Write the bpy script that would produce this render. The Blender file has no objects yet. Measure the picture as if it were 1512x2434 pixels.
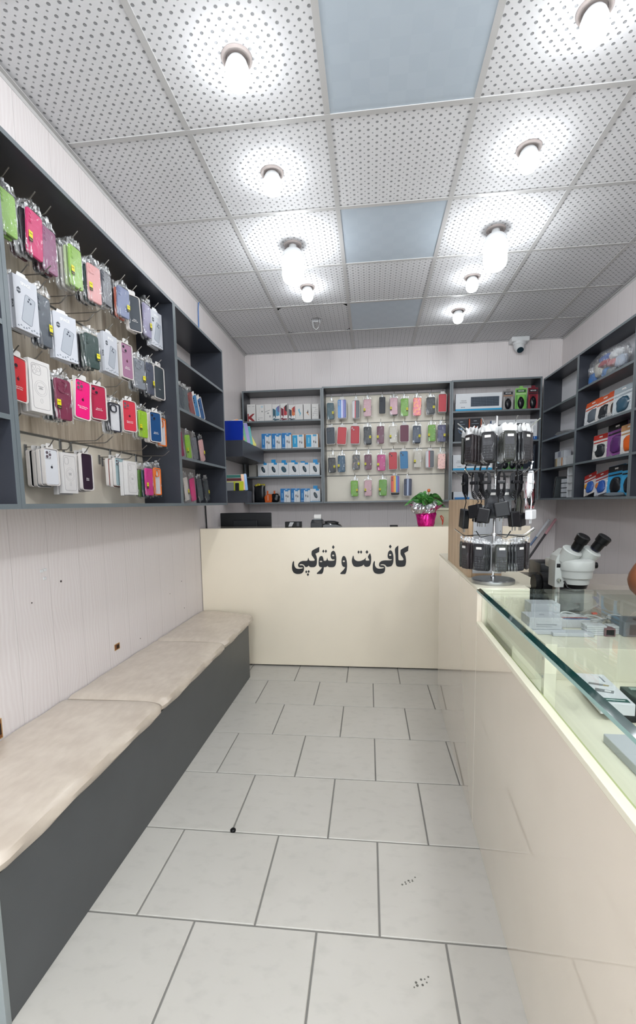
import bpy, bmesh, math, random
from mathutils import Vector, Matrix
random.seed(7)
PI = math.pi
SC = bpy.context.scene
COL = SC.collection

# ---------------------------------------------------------------- camera, world, exposure
CAM_H = 1.288
cam_data = bpy.data.cameras.new('camera')
cam = bpy.data.objects.new('camera', cam_data)
COL.objects.link(cam)
yaw, pitch, roll = 0.1156, -0.1066, -0.015
fwd = Vector((-math.sin(yaw)*math.cos(pitch), math.cos(yaw)*math.cos(pitch), math.sin(pitch)))
right = Vector((math.cos(yaw), math.sin(yaw), 0))
up = right.cross(fwd)
r2 = right*math.cos(roll) + up*math.sin(roll)
u2 = -right*math.sin(roll) + up*math.cos(roll)
M = Matrix((r2, u2, -fwd)).transposed().to_4x4()
M.translation = (0, 0, CAM_H)
cam.matrix_world = M
cam_data.sensor_fit = 'VERTICAL'
cam_data.sensor_height = 24.0
cam_data.lens = 24.0*1089.4/2434
cam_data.shift_y = 95.1/2434
cam_data.clip_start = 0.02
SC.camera = cam

world = bpy.data.worlds.new('world')
SC.world = world
world.use_nodes = True
bg = world.node_tree.nodes['Background']
bg.inputs[0].default_value = (0.90, 0.95, 1.0, 1)
bg.inputs[1].default_value = 1.9

SC.view_settings.view_transform = 'Standard'
SC.view_settings.look = 'None'
SC.view_settings.gamma = 1
SC.view_settings.use_curve_mapping = False
SC.view_settings.exposure = 0.88
BULB_POWER = 21.0
# two unseen lamps added behind the camera, continuing the rows, to brighten the foreground
for lx in (-.476, .735):
    ld = bpy.data.lights.new('added_rear_light', 'POINT'); ld.energy = 26; ld.shadow_soft_size = .05; ld.color = (.95, .98, 1)
    lo = bpy.data.objects.new('added_rear_light', ld); COL.objects.link(lo); lo.location = (lx, .30, 2.70)

# ---------------------------------------------------------------- materials
def lin(c):
    return tuple((x/12.92 if x <= .04045 else ((x+.055)/1.055)**2.4) for x in c)
def rgb(h):
    h = h.lstrip('#')
    return lin(tuple(int(h[i:i+2], 16)/255 for i in (0, 2, 4)))
MATS = {}
def mat(h, rough=.5, metal=0.0, spec=.3, name=None, coat=0.0):
    key = (h, rough, metal, spec, coat)
    if key in MATS: return MATS[key]
    m = bpy.data.materials.new(name or 'paint_'+h.lstrip('#'))
    m.use_nodes = True
    b = m.node_tree.nodes['Principled BSDF']
    c = tuple(x*.76 for x in rgb(h))
    b.inputs['Base Color'].default_value = (*c, 1)
    b.inputs['Roughness'].default_value = rough
    b.inputs['Metallic'].default_value = metal
    b.inputs['Specular IOR Level'].default_value = spec
    b.inputs['Coat Weight'].default_value = coat
    # fine procedural variation in gloss
    nt = m.node_tree
    n = nt.nodes.new('ShaderNodeTexNoise'); n.inputs['Scale'].default_value = 60
    mr = nt.nodes.new('ShaderNodeMapRange')
    mr.inputs[3].default_value = max(0, rough-.05); mr.inputs[4].default_value = min(1, rough+.05)
    nt.links.new(n.outputs['Fac'], mr.inputs[0]); nt.links.new(mr.outputs[0], b.inputs['Roughness'])
    MATS[key] = m
    return m

class NT:
    """small helper to write node trees"""
    def __init__(s, name):
        s.m = bpy.data.materials.new(name); s.m.use_nodes = True
        s.t = s.m.node_tree; s.b = s.t.nodes['Principled BSDF']; s.out = s.t.nodes['Material Output']
    def n(s, kind, **kw):
        x = s.t.nodes.new(kind)
        for k, v in kw.items(): setattr(x, k, v)
        return x
    def l(s, a, b): s.t.links.new(a, b)
    def val(s, x):
        return x
    def math(s, op, a, b=None, c=None):
        x = s.n('ShaderNodeMath', operation=op)
        for i, v in enumerate((a, b, c)):
            if v is None: continue
            if isinstance(v, (int, float)): x.inputs[i].default_value = v
            else: s.l(v, x.inputs[i])
        return x.outputs[0]
    def mix(s, f, a, b):
        x = s.n('ShaderNodeMix', data_type='RGBA')
        for i, v in ((0, f), (6, a), (7, b)):
            if isinstance(v, tuple): x.inputs[i].default_value = (*v, 1) if len(v) == 3 else v
            elif isinstance(v, (int, float)): x.inputs[i].default_value = v
            else: s.l(v, x.inputs[i])
        return x.outputs[2]
    def obj(s):
        tc = s.n('ShaderNodeTexCoord'); sp = s.n('ShaderNodeSeparateXYZ')
        s.l(tc.outputs['Object'], sp.inputs[0])
        return tc.outputs['Object'], sp.outputs
    def bump(s, h, strength=.3, dist=.002):
        x = s.n('ShaderNodeBump'); x.inputs['Strength'].default_value = strength; x.inputs['Distance'].default_value = dist
        s.l(h, x.inputs['Height']); s.l(x.outputs[0], s.b.inputs['Normal'])
    def noise(s, vec, scale, detail=3, mapping=None):
        if mapping:
            mp = s.n('ShaderNodeMapping'); mp.inputs['Scale'].default_value = mapping; s.l(vec, mp.inputs[0]); vec = mp.outputs[0]
        x = s.n('ShaderNodeTexNoise'); x.inputs['Scale'].default_value = scale; x.inputs['Detail'].default_value = detail
        s.l(vec, x.inputs['Vector'])
        return x.outputs['Fac']

def wall_mat(name, axis, off):
    k = NT(name); vec, xyz = k.obj()
    a = xyz[axis]
    f = k.math('FRACT', k.math('DIVIDE', k.math('ADD', a, off), .2))
    d = k.math('ABSOLUTE', k.math('SUBTRACT', f, .5))
    groove = k.math('GREATER_THAN', d, .4925)
    warp = k.noise(vec, 5, 2, (1, 1, .6))
    w = k.math('SINE', k.math('ADD', k.math('MULTIPLY', a, 330), k.math('MULTIPLY', warp, 38)))
    g = k.noise(vec, 3, 3, (40, 40, 1.2))
    grain = k.math('ADD', k.math('MULTIPLY', w, .25), g)
    mr = k.n('ShaderNodeMapRange'); mr.inputs[1].default_value = .2; mr.inputs[2].default_value = .9
    k.l(grain, mr.inputs[0])
    c = k.mix(mr.outputs[0], rgb('#d3cccb'), rgb('#dad5d4'))
    c = k.mix(k.math('MULTIPLY', groove, .35), c, rgb('#8d8884'))
    k.l(c, k.b.inputs['Base Color'])
    k.b.inputs['Roughness'].default_value = .42
    k.bump(k.math('SUBTRACT', k.math('MULTIPLY', grain, .3), groove), .22, .0015)
    return k.m

def ceil_mat():
    k = NT('perforated_gypsum'); vec, xyz = k.obj()
    P = .0375
    u = k.math('DIVIDE', k.math('ADD', xyz[0], 1.375), P); v = k.math('DIVIDE', k.math('SUBTRACT', xyz[1], 1.48), P)
    def hole(off, r):
        a = k.math('SUBTRACT', k.math('FRACT', k.math('ADD', u, off)), .5)
        b = k.math('SUBTRACT', k.math('FRACT', k.math('ADD', v, off)), .5)
        d = k.math('SQRT', k.math('ADD', k.math('MULTIPLY', a, a), k.math('MULTIPLY', b, b)))
        mr = k.n('ShaderNodeMapRange'); mr.inputs[1].default_value = r-.03; mr.inputs[2].default_value = r+.03
        mr.inputs[3].default_value = 1; mr.inputs[4].default_value = 0
        k.l(d, mr.inputs[0]); return mr.outputs[0]
    h = k.math('MAXIMUM', hole(0, .15), hole(.5, .08))
    n = k.noise(vec, 2.2, 4)
    base = k.mix(n, rgb('#d2d2d4'), rgb('#dedee0'))
    c = k.mix(h, base, rgb('#8a8b8d'))
    k.l(c, k.b.inputs['Base Color']); k.b.inputs['Roughness'].default_value = .75
    k.bump(k.math('MULTIPLY', h, -1), .8, .004)
    return k.m

def pvc_mat():
    k = NT('checked_pvc_tile'); vec, xyz = k.obj()
    ck = k.n('ShaderNodeTexChecker'); ck.inputs['Scale'].default_value = 14
    k.l(vec, ck.inputs['Vector'])
    n = k.noise(vec, 3, 2)
    c = k.mix(k.math('MULTIPLY', k.math('MULTIPLY', ck.outputs['Fac'], n), .5), rgb('#b6c2cd'), rgb('#bfcad4'))
    k.l(c, k.b.inputs['Base Color']); k.b.inputs['Roughness'].default_value = .32
    return k.m

def floor_mat():
    k = NT('floor_tile_ceramic'); vec, xyz = k.obj()
    n = k.noise(vec, 3, 5); n2 = k.noise(vec, 16, 6, (1, 1.6, 1)); n3 = k.noise(vec, 1.3, 2)
    c = k.mix(n, rgb('#b0ada5'), rgb('#bfbcb5'))
    def r(x, lo, hi, m):
        mr = k.n('ShaderNodeMapRange'); mr.inputs[1].default_value = lo; mr.inputs[2].default_value = hi; mr.inputs[4].default_value = m
        k.l(x, mr.inputs[0]); return mr.outputs[0]
    c = k.mix(r(n2, .52, .75, .35), c, rgb('#9d9b94'))
    c = k.mix(r(n3, .6, .78, .4), c, rgb('#a39f94'))
    k.l(c, k.b.inputs['Base Color']); k.b.inputs['Roughness'].default_value = .33
    k.bump(n2, .12, .001)
    return k.m

def laminate(name, h, rough=.3, coat=0, var=.04, scale=(1, 1, 1)):
    k = NT(name); vec, xyz = k.obj()
    n = k.noise(vec, 6, 4, scale)
    a = rgb(h)
    c = k.mix(n, tuple(x*(1-var) for x in a), tuple(min(1, x*(1+var)) for x in a))
    k.l(c, k.b.inputs['Base Color']); k.b.inputs['Roughness'].default_value = rough; k.b.inputs['Coat Weight'].default_value = coat
    k.b.inputs['Coat Roughness'].default_value = .03
    return k.m

def wood_mat(name, c1, c2, axis_scale, rough=.5):
    k = NT(name); vec, xyz = k.obj()
    n = k.noise(vec, 3, 5, axis_scale); n2 = k.noise(vec, 12, 5, axis_scale)
    f = k.math('ADD', k.math('MULTIPLY', n, .75), k.math('MULTIPLY', n2, .25))
    mr = k.n('ShaderNodeMapRange'); mr.inputs[1].default_value = .35; mr.inputs[2].default_value = .65
    k.l(f, mr.inputs[0])
    k.l(k.mix(mr.outputs[0], rgb(c1), rgb(c2)), k.b.inputs['Base Color']); k.b.inputs['Roughness'].default_value = rough
    return k.m

def cushion_mat():
    k = NT('cushion_vinyl'); vec, xyz = k.obj()
    n = k.noise(vec, 9, 6); n2 = k.noise(vec, 40, 4, (1, .4, 1))
    f = k.math('ADD', k.math('MULTIPLY', n, .6), k.math('MULTIPLY', n2, .4))
    mr = k.n('ShaderNodeMapRange'); mr.inputs[1].default_value = .38; mr.inputs[2].default_value = .62
    k.l(f, mr.inputs[0])
    k.l(k.mix(mr.outputs[0], rgb('#b6aa9c'), rgb('#c5baac')), k.b.inputs['Base Color'])
    k.b.inputs['Roughness'].default_value = .38; k.b.inputs['Coat Weight'].default_value = .35; k.b.inputs['Coat Roughness'].default_value = .15
    k.bump(k.noise(vec, 14, 5), .25, .006)
    return k.m

def clear_mat(name, tint=(1, 1, 1), rough=.08, wrinkle=0, lo=.06, hi=.55, scale=40):
    """thin clear plastic: mostly transparent with glossy wrinkles"""
    k = NT(name); t = k.t
    t.nodes.remove(k.b)
    tr = k.n('ShaderNodeBsdfTransparent'); tr.inputs[0].default_value = (*tint, 1)
    gl = k.n('ShaderNodeBsdfPrincipled')
    gl.inputs['Base Color'].default_value = (.80, .82, .83, 1); gl.inputs['Roughness'].default_value = rough
    gl.inputs['Specular IOR Level'].default_value = 1.0; gl.inputs['Metallic'].default_value = .75
    mx = k.n('ShaderNodeMixShader')
    if wrinkle:
        tc = k.n('ShaderNodeTexCoord')
        mp = k.n('ShaderNodeMapping'); mp.inputs['Scale'].default_value = (1, 1, .28)
        k.l(tc.outputs['Object'], mp.inputs[0])
        ns = k.n('ShaderNodeTexNoise'); ns.inputs['Scale'].default_value = scale; ns.inputs['Detail'].default_value = 4; ns.inputs['Distortion'].default_value = 1.2
        k.l(mp.outputs[0], ns.inputs['Vector'])
        mr = k.n('ShaderNodeMapRange'); mr.inputs[1].default_value = .55; mr.inputs[2].default_value = .65
        mr.inputs[3].default_value = lo; mr.inputs[4].default_value = hi
        k.l(ns.outputs['Fac'], mr.inputs[0]); k.l(mr.outputs[0], mx.inputs[0])
        bp = k.n('ShaderNodeBump'); bp.inputs['Strength'].default_value = .9; bp.inputs['Distance'].default_value = .006
        k.l(ns.outputs['Fac'], bp.inputs['Height']); k.l(bp.outputs[0], gl.inputs['Normal'])
    else:
        mx.inputs[0].default_value = lo
    k.l(tr.outputs[0], mx.inputs[1]); k.l(gl.outputs[0], mx.inputs[2]); k.l(mx.outputs[0], k.out.inputs[0])
    return k.m

def pane_mat():
    """architectural glass pane: green-tinted see-through with mirror reflection by angle"""
    k = NT('glass_pane'); t = k.t; t.nodes.remove(k.b)
    tr = k.n('ShaderNodeBsdfTransparent'); tr.inputs[0].default_value = (.975, .992, .98, 1)
    gl = k.n('ShaderNodeBsdfGlossy'); gl.inputs['Roughness'].default_value = .01; gl.inputs[0].default_value = (.95, 1, .97, 1)
    lw = k.n('ShaderNodeLayerWeight'); lw.inputs[0].default_value = .5
    fc = k.math('ADD', k.math('MULTIPLY', k.math('POWER', lw.outputs['Facing'], 5.0), .55), .032)
    mx = k.n('ShaderNodeMixShader')
    k.l(fc, mx.inputs[0]); k.l(tr.outputs[0], mx.inputs[1]); k.l(gl.outputs[0], mx.inputs[2]); k.l(mx.outputs[0], k.out.inputs[0])
    return k.m

def stripes_mat(name, cols, w=.07):
    k = NT(name); vec, xyz = k.obj()
    f = k.math('ADD', k.math('DIVIDE', xyz[0], w), .5)
    cr = k.n('ShaderNodeValToRGB'); cr.color_ramp.interpolation = 'CONSTANT'
    el = cr.color_ramp.elements
    n = len(cols)
    el[0].position = 0; el[0].color = (*rgb(cols[0]), 1)
    el[1].position = 1/n; el[1].color = (*rgb(cols[1]), 1)
    for i in range(2, n):
        e = el.new(i/n); e.color = (*rgb(cols[i]), 1)
    k.l(f, cr.inputs[0]); k.l(cr.outputs[0], k.b.inputs['Base Color']); k.b.inputs['Roughness'].default_value = .35
    return k.m

def pattern_mat(name, c1, c2, scale=60, thr=.55):
    k = NT(name); vec, xyz = k.obj()
    n = k.noise(vec, scale, 2)
    f = k.math('GREATER_THAN', n, thr)
    k.l(k.mix(f, rgb(c1), rgb(c2)), k.b.inputs['Base Color']); k.b.inputs['Roughness'].default_value = .35
    return k.m

def emit_mat(name, col, strength):
    k = NT(name)
    k.b.inputs['Base Color'].default_value = (.9, .9, .9, 1)
    k.b.inputs['Emission Color'].default_value = (*col, 1)
    k.b.inputs['Emission Strength'].default_value = strength
    return k.m

WALL_X = wall_mat('white_panel_side', 1, .04)
WALL_Y = wall_mat('white_panel_back', 0, .02)
CEIL = ceil_mat(); PVC = pvc_mat(); FLOOR = floor_mat()
GRID = laminate('painted_steel_grid', '#bdbcbb', .45)
GROUT = mat('#8a8883', .9)
DARK = laminate('anthracite_laminate', '#2e3139', .34, 0, .08)
DARKEDGE = laminate('anthracite_edge_band', '#60686c', .30, 0, .05)
CREAM = laminate('glossy_cream_laminate', '#d8ccbb', .2, 1.0, .03)
CREAM2 = laminate('cream_edge_band', '#dcd7c3', .35, 0, .02)
BENCH = laminate('dark_grey_board', '#4b4e50', .42, 0, .14)
CUSH = cushion_mat()
SLAT = wood_mat('grey_brown_wood_slat', '#a39480', '#dacfbd', (7, 1, .6))
SLATY = laminate('pale_beige_slat', '#d9d2c2', .35, 0, .04)
OAK = wood_mat('oak_veneer', '#a98d6f', '#c4ab8b', (5, 5, .8))
RAILM = mat('#9b9a94', .5, .3)
ALU = mat('#b9bcbd', .3, 1.0)
CHROME = mat('#d8dadb', .15, 1.0)
WIRE = mat('#9a9690', .3, .9)
BLACK = mat('#0b0c0e', .4, 0, .25)
BLACKG = mat('#101214', .08, 0, .6)
WHITE = mat('#eceeef', .4)
BOXW = mat('#e9e9ea', .5)
TEAR = clear_mat('clear_blister', (1, 1, 1), .06, 0, .16)
BAG = clear_mat('clear_crinkled_bag', (1, 1, 1), .08, 1, .03, .70, 36)
BAGH = clear_mat('clear_crimped_header', (1, 1, 1), .12, 1, .20, .8, 60)
BAGC = clear_mat('clear_smooth_bag', (1, 1, 1), .10, 1, .012, .30, 30)
PANE = pane_mat()
GEDGE = mat('#0a3330', .06, 0, .8)
GEDGE2 = mat('#9fc4bd', .08, 0, .8)

# ---------------------------------------------------------------- mesh helpers
class MB:
    def __init__(s): s.v = []; s.f = []; s.mi = []
    def add(s, vs, fs, mi=0):
        o = len(s.v); s.v += [tuple(v) for v in vs]
        for f in fs: s.f.append([i+o for i in f]); s.mi.append(mi)
        return s
    def box(s, x0, x1, y0, y1, z0, z1, mi=0):
        vs = [(x0,y0,z0),(x1,y0,z0),(x1,y1,z0),(x0,y1,z0),(x0,y0,z1),(x1,y0,z1),(x1,y1,z1),(x0,y1,z1)]
        return s.add(vs, [(0,3,2,1),(4,5,6,7),(0,1,5,4),(1,2,6,5),(2,3,7,6),(3,0,4,7)], mi)
    def cham(s, x0, x1, y0, y1, z0, z1, c=.002, mi=0):
        """box with all edges chamfered"""
        bm = bmesh.new()
        bmesh.ops.create_cube(bm, size=1)
        for v in bm.verts:
            v.co = ((x0+x1)/2+v.co.x*(x1-x0), (y0+y1)/2+v.co.y*(y1-y0), (z0+z1)/2+v.co.z*(z1-z0))
        bmesh.ops.bevel(bm, geom=bm.edges[:], offset=c, segments=2, affect='EDGES', profile=.5)
        s.add([v.co[:] for v in bm.verts], [[v.index for v in f.verts] for f in (bm.faces if bm.verts.index_update() is None else bm.faces)], mi)
        bm.free(); return s
    def rings(s, rings, mi=0, cap=(True, True), closed=True):
        o = len(s.v); n = len(rings[0])
        for r in rings: s.v += [tuple(p) for p in r]
        for i in range(len(rings)-1):
            for j in range(n if closed else n-1):
                k = (j+1) % n
                s.f.append([o+i*n+j, o+i*n+k, o+(i+1)*n+k, o+(i+1)*n+j]); s.mi.append(mi)
        if cap[0]: s.f.append([o+j for j in range(n)][::-1]); s.mi.append(mi)
        if cap[1]: s.f.append([o+(len(rings)-1)*n+j for j in range(n)]); s.mi.append(mi)
        return s
    def slab(s, cx, cz, w, h, r, y0, y1, bev=.001, mi=0, n=5):
        """rounded rectangle plate in the XZ plane; y0 is the front (towards -y)"""
        a = rrect(cx, cz, w-2*bev, h-2*bev, max(r-bev, .0003), n); b = rrect(cx, cz, w, h, r, n)
        rg = [[(x, y0, z) for x, z in a], [(x, y0+bev, z) for x, z in b], [(x, y1-bev, z) for x, z in b], [(x, y1, z) for x, z in a]]
        return s.rings(rg, mi)
    def frame(s, cx, cz, w, h, r, t, y0, y1, mi=0, n=5):
        a = rrect(cx, cz, w, h, r, n); b = rrect(cx, cz, w-2*t, h-2*t, max(r-t, .0003), n)
        rg = [[(x, y1, z) for x, z in a], [(x, y0, z) for x, z in a], [(x, y0, z) for x, z in b], [(x, y1, z) for x, z in b]]
        return s.rings(rg, mi, (False, False))
    def disc(s, cx, cz, r, y0, y1, mi=0, n=16, bev=0):
        pts = [(cx+r*math.cos(2*PI*i/n), cz+r*math.sin(2*PI*i/n)) for i in range(n)]
        return s.rings([[(x, y0, z) for x, z in pts], [(x, y1, z) for x, z in pts]], mi)
    def lathe(s, prof, cx=0, cy=0, n=24, mi=0, cap=(True, True)):
        return s.rings([[(cx+r*math.cos(2*PI*i/n), cy+r*math.sin(2*PI*i/n), z) for i in range(n)] for r, z in prof], mi, cap)
    def tube(s, pts, r, n=6, mi=0):
        pts = [Vector(p) for p in pts]; rg = []
        for i, p in enumerate(pts):
            d = (pts[min(i+1, len(pts)-1)]-pts[max(i-1, 0)])
            d = d.normalized() if d.length > 1e-9 else Vector((0, 0, 1))
            a = Vector((0, 0, 1)) if abs(d.z) < .9 else Vector((1, 0, 0))
            u = d.cross(a).normalized(); w = d.cross(u)
            rr = r[i] if isinstance(r, (list, tuple)) else r
            rg.append([p+u*rr*math.cos(2*PI*j/n)+w*rr*math.sin(2*PI*j/n) for j in range(n)])
        return s.rings(rg, mi)
    def cyl(s, a, b, r0, r1=None, n=20, mi=0):
        return s.tube([a, b], [r0, r1 if r1 is not None else r0], n, mi)
    def xf(s, m):
        s.v = [tuple(m @ Vector(v)) for v in s.v]; return s
    def mesh(s, name, mats, smooth=False):
        me = bpy.data.meshes.new(name)
        me.from_pydata(s.v, [], s.f)
        for m in (mats if isinstance(mats, (list, tuple)) else [mats]): me.materials.append(m)
        me.polygons.foreach_set('material_index', s.mi)
        bm = bmesh.new(); bm.from_mesh(me); bmesh.ops.recalc_face_normals(bm, faces=bm.faces); bm.to_mesh(me); bm.free()
        if smooth:
            me.polygons.foreach_set('use_smooth', [True]*len(me.polygons))
            try: me.set_sharp_from_angle(angle=math.radians(35))
            except Exception: pass
        me.update()
        return me
    def build(s, name, mats, parent=None, smooth=False, loc=None):
        return obj(name, s.mesh(name, mats, smooth), parent, loc)

def rrect(cx, cz, w, h, r, n=5):
    pts = []
    for (sx, sz, a0) in ((1, 1, 0), (-1, 1, 90), (-1, -1, 180), (1, -1, 270)):
        for i in range(n):
            a = math.radians(a0+90*i/(n-1))
            pts.append((cx+sx*(w/2-r)+r*math.cos(a), cz+sz*(h/2-r)+r*math.sin(a)))
    return pts

def obj(name, me, parent=None, loc=None, rot=None):
    o = bpy.data.objects.new(name, me); COL.objects.link(o)
    if parent: o.parent = parent
    if loc: o.location = loc
    if rot: o.rotation_euler = rot
    return o
def empty(name, loc=(0, 0, 0), rz=0, rot=None, scale=None):
    o = bpy.data.objects.new(name, None); COL.objects.link(o)
    o.empty_display_size = .05
    o.location = loc; o.rotation_euler = rot or (0, 0, rz)
    if scale: o.scale = scale
    return o
def tag(o, label, cat, group=None, kind=None):
    o['label'] = label; o['category'] = cat
    if group: o['group'] = group
    if kind: o['kind'] = kind
    return o
def struct(o):
    o['kind'] = 'structure'; return o
def setmat(o, m):
    o.material_slots[0].link = 'OBJECT'; o.material_slots[0].material = m; return o
TXT = {}
def text_mesh(s, size, m, ext=.0004, bold=False):
    key = (s, size, m.name)
    if key in TXT: return TXT[key]
    c = bpy.data.curves.new('lettering', 'FONT'); c.body = s; c.size = size; c.extrude = ext; c.align_x = 'CENTER'; c.align_y = 'CENTER'
    c.resolution_u = 3
    if bold: c.offset = size*.02
    o = bpy.data.objects.new('t', c); COL.objects.link(o)
    dg = bpy.context.evaluated_depsgraph_get(); dg.update()
    me = bpy.data.meshes.new_from_object(o.evaluated_get(dg))
    bpy.data.objects.remove(o); bpy.data.curves.remove(c)
    me.materials.clear(); me.materials.append(m)
    # stand the text up in XZ facing -y
    me.transform(Matrix.Rotation(PI/2, 4, 'X'))
    TXT[key] = me
    return me
ORD = ['first', 'second', 'third', 'fourth', 'fifth', 'sixth', 'seventh', 'eighth', 'ninth', 'tenth', 'eleventh', 'twelfth']
ROWN = {1: 'top', 2: 'second', 3: 'third', 4: 'bottom'}

# measured positions (metres, room coordinates)
LEFT = {  # name: (x, y, z bottom, width, height, heading)
 'r1b': (-1.170, 1.594, 2.160, 0.08, 0.161, 89),
 'r1c': (-1.170, 1.673, 2.144, 0.08, 0.160, 89),
 'r1d': (-1.170, 1.827, 2.159, 0.08, 0.161, 88),
 'r1e': (-1.170, 1.951, 2.155, 0.08, 0.156, 80),
 'r1g': (-1.170, 2.180, 2.183, 0.08, 0.141, 75),
 'r1h': (-1.170, 2.289, 2.159, 0.08, 0.168, 68),
 'r1j': (-1.170, 2.554, 2.158, 0.1, 0.201, 80),
 'r2a': (-1.170, 1.529, 1.888, 0.1, 0.186, 85),
 'r2c': (-1.170, 1.729, 1.852, 0.1, 0.183, 74),
 'r2d': (-1.170, 1.902, 1.869, 0.08, 0.144, 77),
 'r2e': (-1.170, 2.047, 1.889, 0.1, 0.184, 87),
 'r2f': (-1.170, 2.186, 1.903, 0.08, 0.162, 80),
 'r2g': (-1.170, 2.306, 1.879, 0.08, 0.152, 73),
 'r2i': (-1.170, 2.537, 1.880, 0.1, 0.174, 83),
 'r3a': (-1.170, 1.458, 1.643, 0.08, 0.146, 90),
 'r3b': (-1.170, 1.568, 1.624, 0.092, 0.181, 83),
 'r3c': (-1.170, 1.691, 1.618, 0.08, 0.158, 80),
 'r3d': (-1.170, 1.802, 1.644, 0.08, 0.156, 78),
 'r3e': (-1.170, 1.923, 1.663, 0.08, 0.143, 71),
 'r3f': (-1.170, 2.049, 1.627, 0.08, 0.134, 79),
 'r3g': (-1.170, 2.180, 1.651, 0.08, 0.146, 68),
 'r3h': (-1.170, 2.316, 1.637, 0.08, 0.140, 84),
 'r3i': (-1.170, 2.455, 1.635, 0.08, 0.159, 69),
 'r3j': (-1.170, 2.583, 1.619, 0.08, 0.161, 83),
 'r4a': (-1.220, 1.662, 1.371, 0.08, 0.139, 90),
 'r4b': (-1.220, 1.769, 1.342, 0.092, 0.163, 90),
 'r4c': (-1.220, 1.885, 1.358, 0.08, 0.157, 90),
 'r4d': (-1.220, 2.148, 1.385, 0.08, 0.136, 88),
 'r4e': (-1.170, 2.172, 1.341, 0.092, 0.164, 88),
 'r4f': (-1.170, 2.350, 1.338, 0.08, 0.149, 88),
 'r4g': (-1.170, 2.449, 1.342, 0.08, 0.154, 89),
 'r1f': (-1.170, 2.045, 2.180, 0.08, 0.147, 90),
 'r1i': (-1.170, 2.423, 2.174, 0.08, 0.172, 87),
 'r2b': (-1.170, 1.614, 1.865, 0.08, 0.183, 90),
 'r2h': (-1.170, 2.423, 1.877, 0.08, 0.168, 89),
 'r1a': (-1.170, 1.477, 2.172, 0.08, 0.140, 90),
}
BACK = [  # row, x, z bottom, width, height
 (1, -0.412, 2.148, 0.078, 0.172),
 (1, -0.294, 2.158, 0.091, 0.189),
 (1, -0.153, 2.153, 0.077, 0.179),
 (1, -0.031, 2.165, 0.084, 0.177),
 (1, 0.119, 2.187, 0.068, 0.172),
 (1, 0.237, 2.172, 0.081, 0.174),
 (1, 0.344, 2.155, 0.082, 0.179),
 (1, 0.470, 2.154, 0.085, 0.183),
 (1, 0.607, 2.169, 0.089, 0.167),
 (1, 0.734, 2.184, 0.082, 0.177),
 (2, -0.413, 1.897, 0.092, 0.174),
 (2, -0.304, 1.892, 0.097, 0.178),
 (2, -0.163, 1.893, 0.095, 0.183),
 (2, -0.031, 1.886, 0.082, 0.180),
 (2, 0.100, 1.885, 0.078, 0.182),
 (2, 0.233, 1.891, 0.081, 0.171),
 (2, 0.344, 1.898, 0.091, 0.171),
 (2, 0.467, 1.884, 0.085, 0.175),
 (2, 0.620, 1.893, 0.080, 0.171),
 (2, 0.738, 1.886, 0.087, 0.174),
 (3, -0.404, 1.600, 0.081, 0.161),
 (3, -0.304, 1.603, 0.082, 0.176),
 (3, -0.152, 1.625, 0.080, 0.159),
 (3, -0.026, 1.621, 0.078, 0.161),
 (3, 0.109, 1.609, 0.090, 0.169),
 (3, 0.230, 1.620, 0.089, 0.180),
 (3, 0.345, 1.624, 0.085, 0.183),
 (3, 0.480, 1.631, 0.084, 0.177),
 (3, 0.603, 1.633, 0.085, 0.172),
 (3, 0.737, 1.612, 0.082, 0.159),
 (4, -0.169, 1.348, 0.081, 0.169),
 (4, -0.028, 1.350, 0.080, 0.169),
 (4, 0.124, 1.351, 0.086, 0.171),
 (4, 0.252, 1.383, 0.091, 0.177),
 (4, 0.381, 1.347, 0.085, 0.180),
]
PHONEBOX = [  # centre along the shelf, z bottom, width, height
 (-1.233, 2.163, 0.091, 0.168),
 (-1.139, 2.159, 0.087, 0.162),
 (-1.054, 2.161, 0.081, 0.164),
 (-0.971, 2.165, 0.085, 0.159),
 (-0.888, 2.165, 0.076, 0.166),
 (-0.805, 2.165, 0.074, 0.146),
 (-0.729, 2.164, 0.079, 0.151),
 (-0.646, 2.163, 0.078, 0.153),
 (-0.564, 2.165, 0.075, 0.148),
]
CABLEBOX = [  # centre along the shelf, z bottom, width, height
 (-1.081, 1.871, 0.105, 0.150),
 (-0.974, 1.870, 0.102, 0.149),
 (-0.868, 1.872, 0.104, 0.151),
 (-0.746, 1.883, 0.136, 0.132),
 (-0.601, 1.884, 0.140, 0.131),
]
MOUSEBOX = [  # centre along the shelf, z bottom, width, height
 (-1.124, 1.587, 0.111, 0.139),
 (-1.014, 1.587, 0.108, 0.139),
 (-0.905, 1.589, 0.110, 0.136),
 (-0.795, 1.589, 0.110, 0.138),
 (-0.686, 1.589, 0.109, 0.133),
 (-0.577, 1.592, 0.108, 0.130),
]
LOWBOX = [  # centre along the shelf, z bottom, width, height
 (-0.893, 1.292, 0.108, 0.154),
 (-0.786, 1.295, 0.099, 0.154),
 (-0.681, 1.297, 0.103, 0.151),
 (-0.575, 1.292, 0.108, 0.145),
 (-1.208, 1.297, 0.122, 0.212),
 (-1.054, 1.290, 0.163, 0.139),
 (-1.264, 1.583, 0.092, 0.142),
]
UNITC = [  # centre along the shelf, z bottom, width, height
 (1.057, 2.160, 0.445, 0.174),
 (1.338, 2.177, 0.108, 0.200),
 (1.458, 2.175, 0.116, 0.220),
 (1.580, 2.177, 0.121, 0.219),
 (0.903, 1.887, 0.132, 0.214),
 (1.032, 1.883, 0.125, 0.219),
 (1.407, 1.890, 0.447, 0.181),
]
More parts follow.
